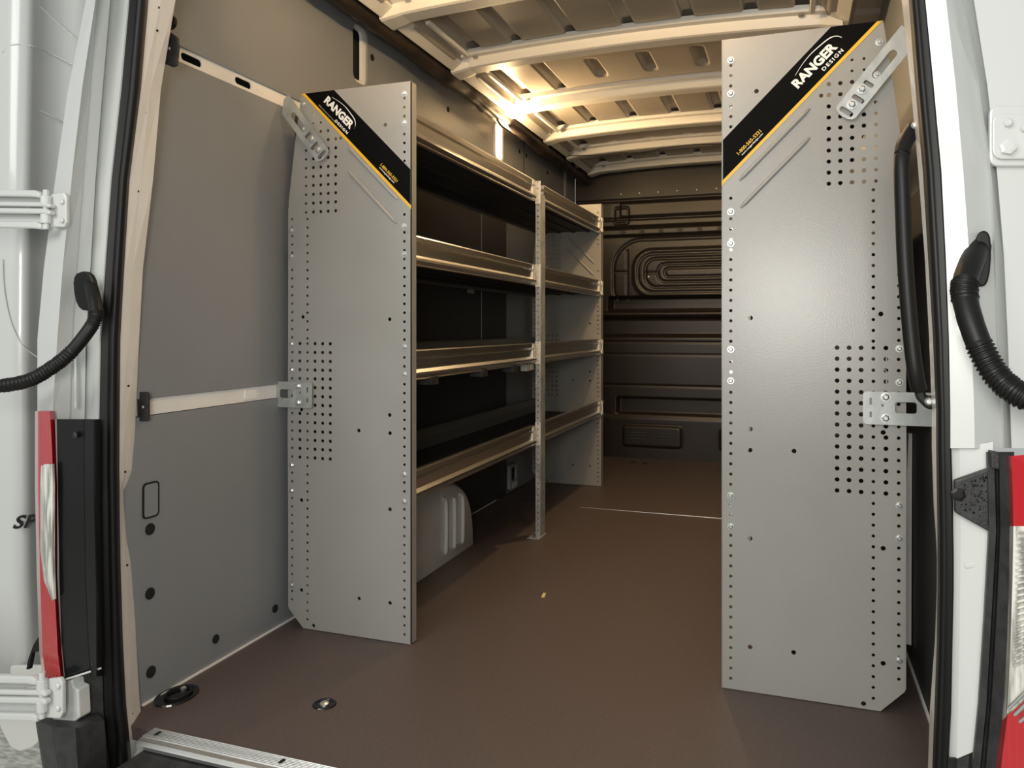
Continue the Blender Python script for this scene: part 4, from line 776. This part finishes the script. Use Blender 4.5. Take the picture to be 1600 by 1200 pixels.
bm = bmesh.new(); prism(bm, [(0.3780,1.3463,1.2213),(0.3829,1.3469,1.2195),(0.3865,1.3473,1.2151),(0.3878,1.3475,1.2095),(0.3878,1.3475,1.1442),(0.3865,1.3473,1.1387),(0.3829,1.3469,1.1348),(0.3780,1.3463,1.1335),(0.2838,1.3350,1.1378),(0.2787,1.3344,1.1396),(0.2750,1.3340,1.1440),(0.2736,1.3338,1.1497),(0.2736,1.3338,1.2165),(0.2750,1.3340,1.2221),(0.2787,1.3344,1.2260),(0.2838,1.3350,1.2272)], (0,-.013,0)); t = obj('hinge_recess', bm, M['white'], rp, bevel=.003)
bm = bmesh.new(); prism(bm, [(0.3646,1.3321,1.2086),(0.3703,1.3328,1.2065),(0.3744,1.3333,1.2015),(0.3759,1.3335,1.1950),(0.3759,1.3335,1.1552),(0.3744,1.3333,1.1488),(0.3703,1.3328,1.1443),(0.3646,1.3321,1.1428),(0.2878,1.3228,1.1465),(0.2819,1.3221,1.1485),(0.2776,1.3216,1.1536),(0.2760,1.3214,1.1603),(0.2760,1.3214,1.2008),(0.2776,1.3216,1.2073),(0.2819,1.3221,1.2119),(0.2878,1.3228,1.2133)], (0,-.008,0)); obj('base_plate', bm, M['white'], t, bevel=.002)
bm = bmesh.new(); disc(bm, (0.2948,1.3140,1.1628), .0115, (0,-1,0), .007, 6, .001); obj('bolt', bm, M['white'], t)
bm = bmesh.new(); disc(bm, (0.2956,1.3140,1.1982), .006, (0,-1,0), .004, 12, .002); obj('bolt', bm, M['white'], t)
bm = bmesh.new(); disc(bm, (0.3177,1.3160,1.1893), .006, (0,-1,0), .004, 12, .002); obj('bolt', bm, M['white'], t)
bm = bmesh.new(); prism(bm, [(0.3209,1.3160,1.1983),(0.3940,1.3160,1.1918),(0.3940,1.3160,1.1465),(0.3209,1.3160,1.1520)], (0,-.03,0)); obj('arm', bm, M['white'], t, bevel=.004)
t = thing('cable_boot', 'black corrugated cable sleeve curving left from the left pillar', 'cable sleeve', (0,0,0), 'black corrugated cable sleeves')
bm = bmesh.new(); prism(bm, [(-1.3879,1.2680,0.9811),(-1.3856,1.2680,0.9615),(-1.3881,1.2680,0.9487),(-1.3948,1.2680,0.9403),(-1.4097,1.2680,0.9361),(-1.4257,1.2680,0.9370),(-1.4356,1.2680,0.9437),(-1.4431,1.2680,0.9556),(-1.4487,1.2680,0.9751),(-1.4509,1.2680,0.9950),(-1.4485,1.2680,1.0079),(-1.4416,1.2680,1.0164),(-1.4265,1.2680,1.0204),(-1.4104,1.2680,1.0192),(-1.4006,1.2680,1.0123),(-1.3933,1.2680,1.0004)], (0,-.012,0)); obj('base', bm, M['black'], t, bevel=.004)
pts = smoothpts([(-1.4207,1.2720,0.9990),(-1.3800,1.2450,0.9671),(-1.3619,1.2350,0.9399),(-1.3576,1.2280,0.9159),(-1.3710,1.2150,0.8829),(-1.3957,1.2000,0.8462),(-1.4332,1.1900,0.8172),(-1.4817,1.1800,0.7917),(-1.5528,1.1700,0.7787),(-1.6523,1.1600,0.7729)], 24); n = len(pts)
def rf(i):
    f = i/n
    if f < 0.16: return 0.0135*(1.0+(1-1.0)*f/0.16)
    if any(a < f < b for a, b in ((.26,.37),(.53,1))): return 0.0135*(1.0+.13*math.sin(i*1.9))
    return 0.0135
bm = bmesh.new(); tube(bm, pts, rf, 14); obj('corrugated_tube', bm, M['black'], t, smooth=True)
t = thing('cable_boot', 'black corrugated cable sleeve curving right from the right pillar', 'cable sleeve', (0,0,0), 'black corrugated cable sleeves')
bm = bmesh.new(); prism(bm, [(0.2714,1.3110,0.9996),(0.2700,1.3110,0.9806),(0.2677,1.3110,0.9686),(0.2645,1.3110,0.9614),(0.2590,1.3110,0.9593),(0.2536,1.3110,0.9622),(0.2510,1.3110,0.9699),(0.2498,1.3110,0.9822),(0.2501,1.3110,1.0014),(0.2515,1.3110,1.0205),(0.2537,1.3110,1.0325),(0.2570,1.3110,1.0397),(0.2626,1.3110,1.0417),(0.2679,1.3110,1.0386),(0.2705,1.3110,1.0309),(0.2716,1.3110,1.0187)], (0,-.012,0)); obj('base', bm, M['black'], t, bevel=.004)
pts = smoothpts([(0.2597,1.3180,1.0200),(0.2435,1.2850,0.9942),(0.2325,1.2650,0.9702),(0.2281,1.2500,0.9469),(0.2324,1.2350,0.9107),(0.2437,1.2250,0.8710),(0.2610,1.2100,0.8328),(0.2858,1.1900,0.8094),(0.3230,1.1700,0.7959)], 24); n = len(pts)
def rf(i):
    f = i/n
    if f < 0.16: return 0.0163*(1.0+(1-1.0)*f/0.16)
    if any(a < f < b for a, b in ((.28,.40),(.60,1))): return 0.0163*(1.0+.13*math.sin(i*1.9))
    return 0.0163
bm = bmesh.new(); tube(bm, pts, rf, 14); obj('corrugated_tube', bm, M['black'], t, smooth=True)
t = thing('grab_handle', 'long black grab handle on the right side of the rear opening', 'handle', (0,0,0))
bm = bmesh.new(); tube(bm, smoothpts([(0.1919,1.4600,1.2348),(0.1810,1.4500,1.2173),(0.1731,1.4400,1.1976),(0.1700,1.4300,1.1640),(0.1719,1.4300,1.0921),(0.1757,1.4300,0.9970),(0.1832,1.4300,0.8916),(0.1899,1.4300,0.8286),(0.1969,1.4400,0.7986)],8), .0125, 14); obj('bar', bm, M['black'], t, smooth=True)
bm = bmesh.new(); prism(bm, [(0.1874,1.4550,1.2362),(0.1951,1.4550,1.2526),(0.2008,1.4550,1.2542),(0.2008,1.4550,1.2286),(0.1951,1.4550,1.2184),(0.1874,1.4550,1.2169)], (0,-.012,0)); obj('end_lug', bm, M['black'], t, bevel=.004)
bm = bmesh.new(); prism(bm, [(0.1893,1.4550,0.8037),(0.2046,1.4550,0.8041),(0.2084,1.4550,0.7871),(0.2236,1.4550,0.7886),(0.2236,1.4550,0.7642),(0.2084,1.4550,0.7658),(0.1932,1.4550,0.7824)], (0,-.012,0)); obj('end_lug', bm, M['black'], t, bevel=.004)
bm = bmesh.new(); disc(bm, (0.1916,1.4430,1.2350), .0065, (0,-1,0), .003, 12, .0025); obj('screw', bm, M['zinc'], t)
bm = bmesh.new(); disc(bm, (0.2114,1.4430,0.7787), .0065, (0,-1,0), .003, 12, .0025); obj('screw', bm, M['zinc'], t)
hl = bpy.data.objects['trim_4']
bm = bmesh.new(); disc(bm, (-1.3399,1.3830,1.6190), .0028, (.2,-1,0), .0012, 8); obj('screw_hole', bm, M['hole'], hl)
bm = bmesh.new(); disc(bm, (-1.3436,1.3830,1.5677), .0028, (.2,-1,0), .0012, 8); obj('screw_hole', bm, M['hole'], hl)
bm = bmesh.new(); disc(bm, (-1.3785,1.3830,1.3868), .0028, (.2,-1,0), .0012, 8); obj('screw_hole', bm, M['hole'], hl)
bm = bmesh.new(); disc(bm, (-1.3990,1.3830,1.2098), .0028, (.2,-1,0), .0012, 8); obj('screw_hole', bm, M['hole'], hl)
bm = bmesh.new(); disc(bm, (-1.4271,1.3830,0.9775), .0028, (.2,-1,0), .0012, 8); obj('screw_hole', bm, M['hole'], hl)
bm = bmesh.new(); disc(bm, (-1.4271,1.3830,0.7669), .0028, (.2,-1,0), .0012, 8); obj('screw_hole', bm, M['hole'], hl)
bm = bmesh.new(); disc(bm, (-1.4366,1.3830,0.5704), .0028, (.2,-1,0), .0012, 8); obj('screw_hole', bm, M['hole'], hl)
bm = bmesh.new(); disc(bm, (-1.4309,1.3830,0.3571), .0028, (.2,-1,0), .0012, 8); obj('screw_hole', bm, M['hole'], hl)
bm = bmesh.new(); disc(bm, (-1.4177,1.3830,0.0199), .0028, (.2,-1,0), .0012, 8); obj('screw_hole', bm, M['hole'], hl)
t = thing('strip_bracket', 'black plastic bracket with a silver screw at the rear end of the lower white strip', 'bracket', (0,0,0), 'black brackets on the left wall')
bm = bmesh.new(); prism(bm, [(-1.4395,1.4520,0.7481),(-1.4357,1.4520,0.7474),(-1.4328,1.4520,0.7453),(-1.4318,1.4520,0.7423),(-1.4318,1.4520,0.6846),(-1.4328,1.4520,0.6816),(-1.4357,1.4520,0.6792),(-1.4395,1.4520,0.6782),(-1.4786,1.4520,0.6767),(-1.4825,1.4520,0.6773),(-1.4854,1.4520,0.6795),(-1.4865,1.4520,0.6825),(-1.4865,1.4520,0.7407),(-1.4854,1.4520,0.7438),(-1.4825,1.4520,0.7461),(-1.4786,1.4520,0.7470)], (0,-.008,0)); obj('bracket_plate', bm, M['black_pl'], t, bevel=.002)
bm = bmesh.new(); disc(bm, (-1.4441,1.4430,0.7124), .0035, (0,-1,0), .002, 10, .001); obj('screw', bm, M['zinc'], t)
t = thing('strip_bracket', 'black plastic bracket with a silver screw at the rear end of the upper white strip', 'bracket', (0,0,0), 'black brackets on the left wall')
bm = bmesh.new(); prism(bm, [(-1.3801,1.4520,1.5866),(-1.3650,1.4520,1.5892),(-1.3462,1.4520,1.5748),(-1.3424,1.4520,1.5565),(-1.3480,1.4520,1.5109),(-1.3612,1.4520,1.5079),(-1.3877,1.4520,1.5199)], (0,-.008,0)); obj('bracket_plate', bm, M['black_pl'], t, bevel=.002)
bm = bmesh.new(); disc(bm, (-1.3659,1.4430,1.5503), .0035, (0,-1,0), .002, 10, .001); obj('screw', bm, M['zinc'], t)
bm = bmesh.new(); disc(bm, (-1.3763,1.4600,1.6176), .017, (0,-1,0), .008, 16, .004); obj('rubber_stop', bm, M['black'], t)


tb = bpy.data.objects['bumper']; tb_o = Vector(tb.location)
o = strip_loft('corner', [[(-1.6126,1.3000,0.0187),(-1.5890,1.3000,-0.0928),(-1.5695,1.3000,-0.1897)],[(-1.5282,1.2350,0.0606),(-1.5058,1.2350,-0.0424),(-1.4874,1.2350,-0.1345)],[(-1.4513,1.2050,0.0718),(-1.4298,1.2050,-0.0120),(-1.4156,1.2050,-0.1018)],[(-1.3782,1.2000,0.0815),(-1.3713,1.2000,0.0018),(-1.3575,1.2000,-0.0867)],[(-1.3703,1.2620,0.0705),(-1.3632,1.2620,-0.0296),(-1.3387,1.2620,-0.1190)]], M['black_pl'], tb); o.matrix_parent_inverse = Matrix.Translation(-tb_o)
bm = bmesh.new(); prism(bm, [(-1.6126,1.3000,0.0187),(-1.5282,1.2350,0.0606),(-1.4513,1.2050,0.0718),(-1.3782,1.2000,0.0815),(-1.3703,1.2620,0.0705),(-1.4336,1.3000,0.0656)], (0,0,-.004)); o = obj('corner_top', bm, M['black_pl'], tb); o.matrix_parent_inverse = Matrix.Translation(-tb_o)
o = strip_loft('corner', [[(0.2174,1.3000,0.2665),(0.2132,1.3000,0.1846)],[(0.2291,1.3100,0.2635),(0.2249,1.3100,0.1812)],[(0.2440,1.3050,0.2726),(0.2374,1.3050,0.1867)]], M['black_pl'], tb); o.matrix_parent_inverse = Matrix.Translation(-tb_o)
# ------------------------------------------------------------------ ground outside
g = struct(obj('ground', BX(-7, 6, -6, 8, -.80, -.76), M['ground']))
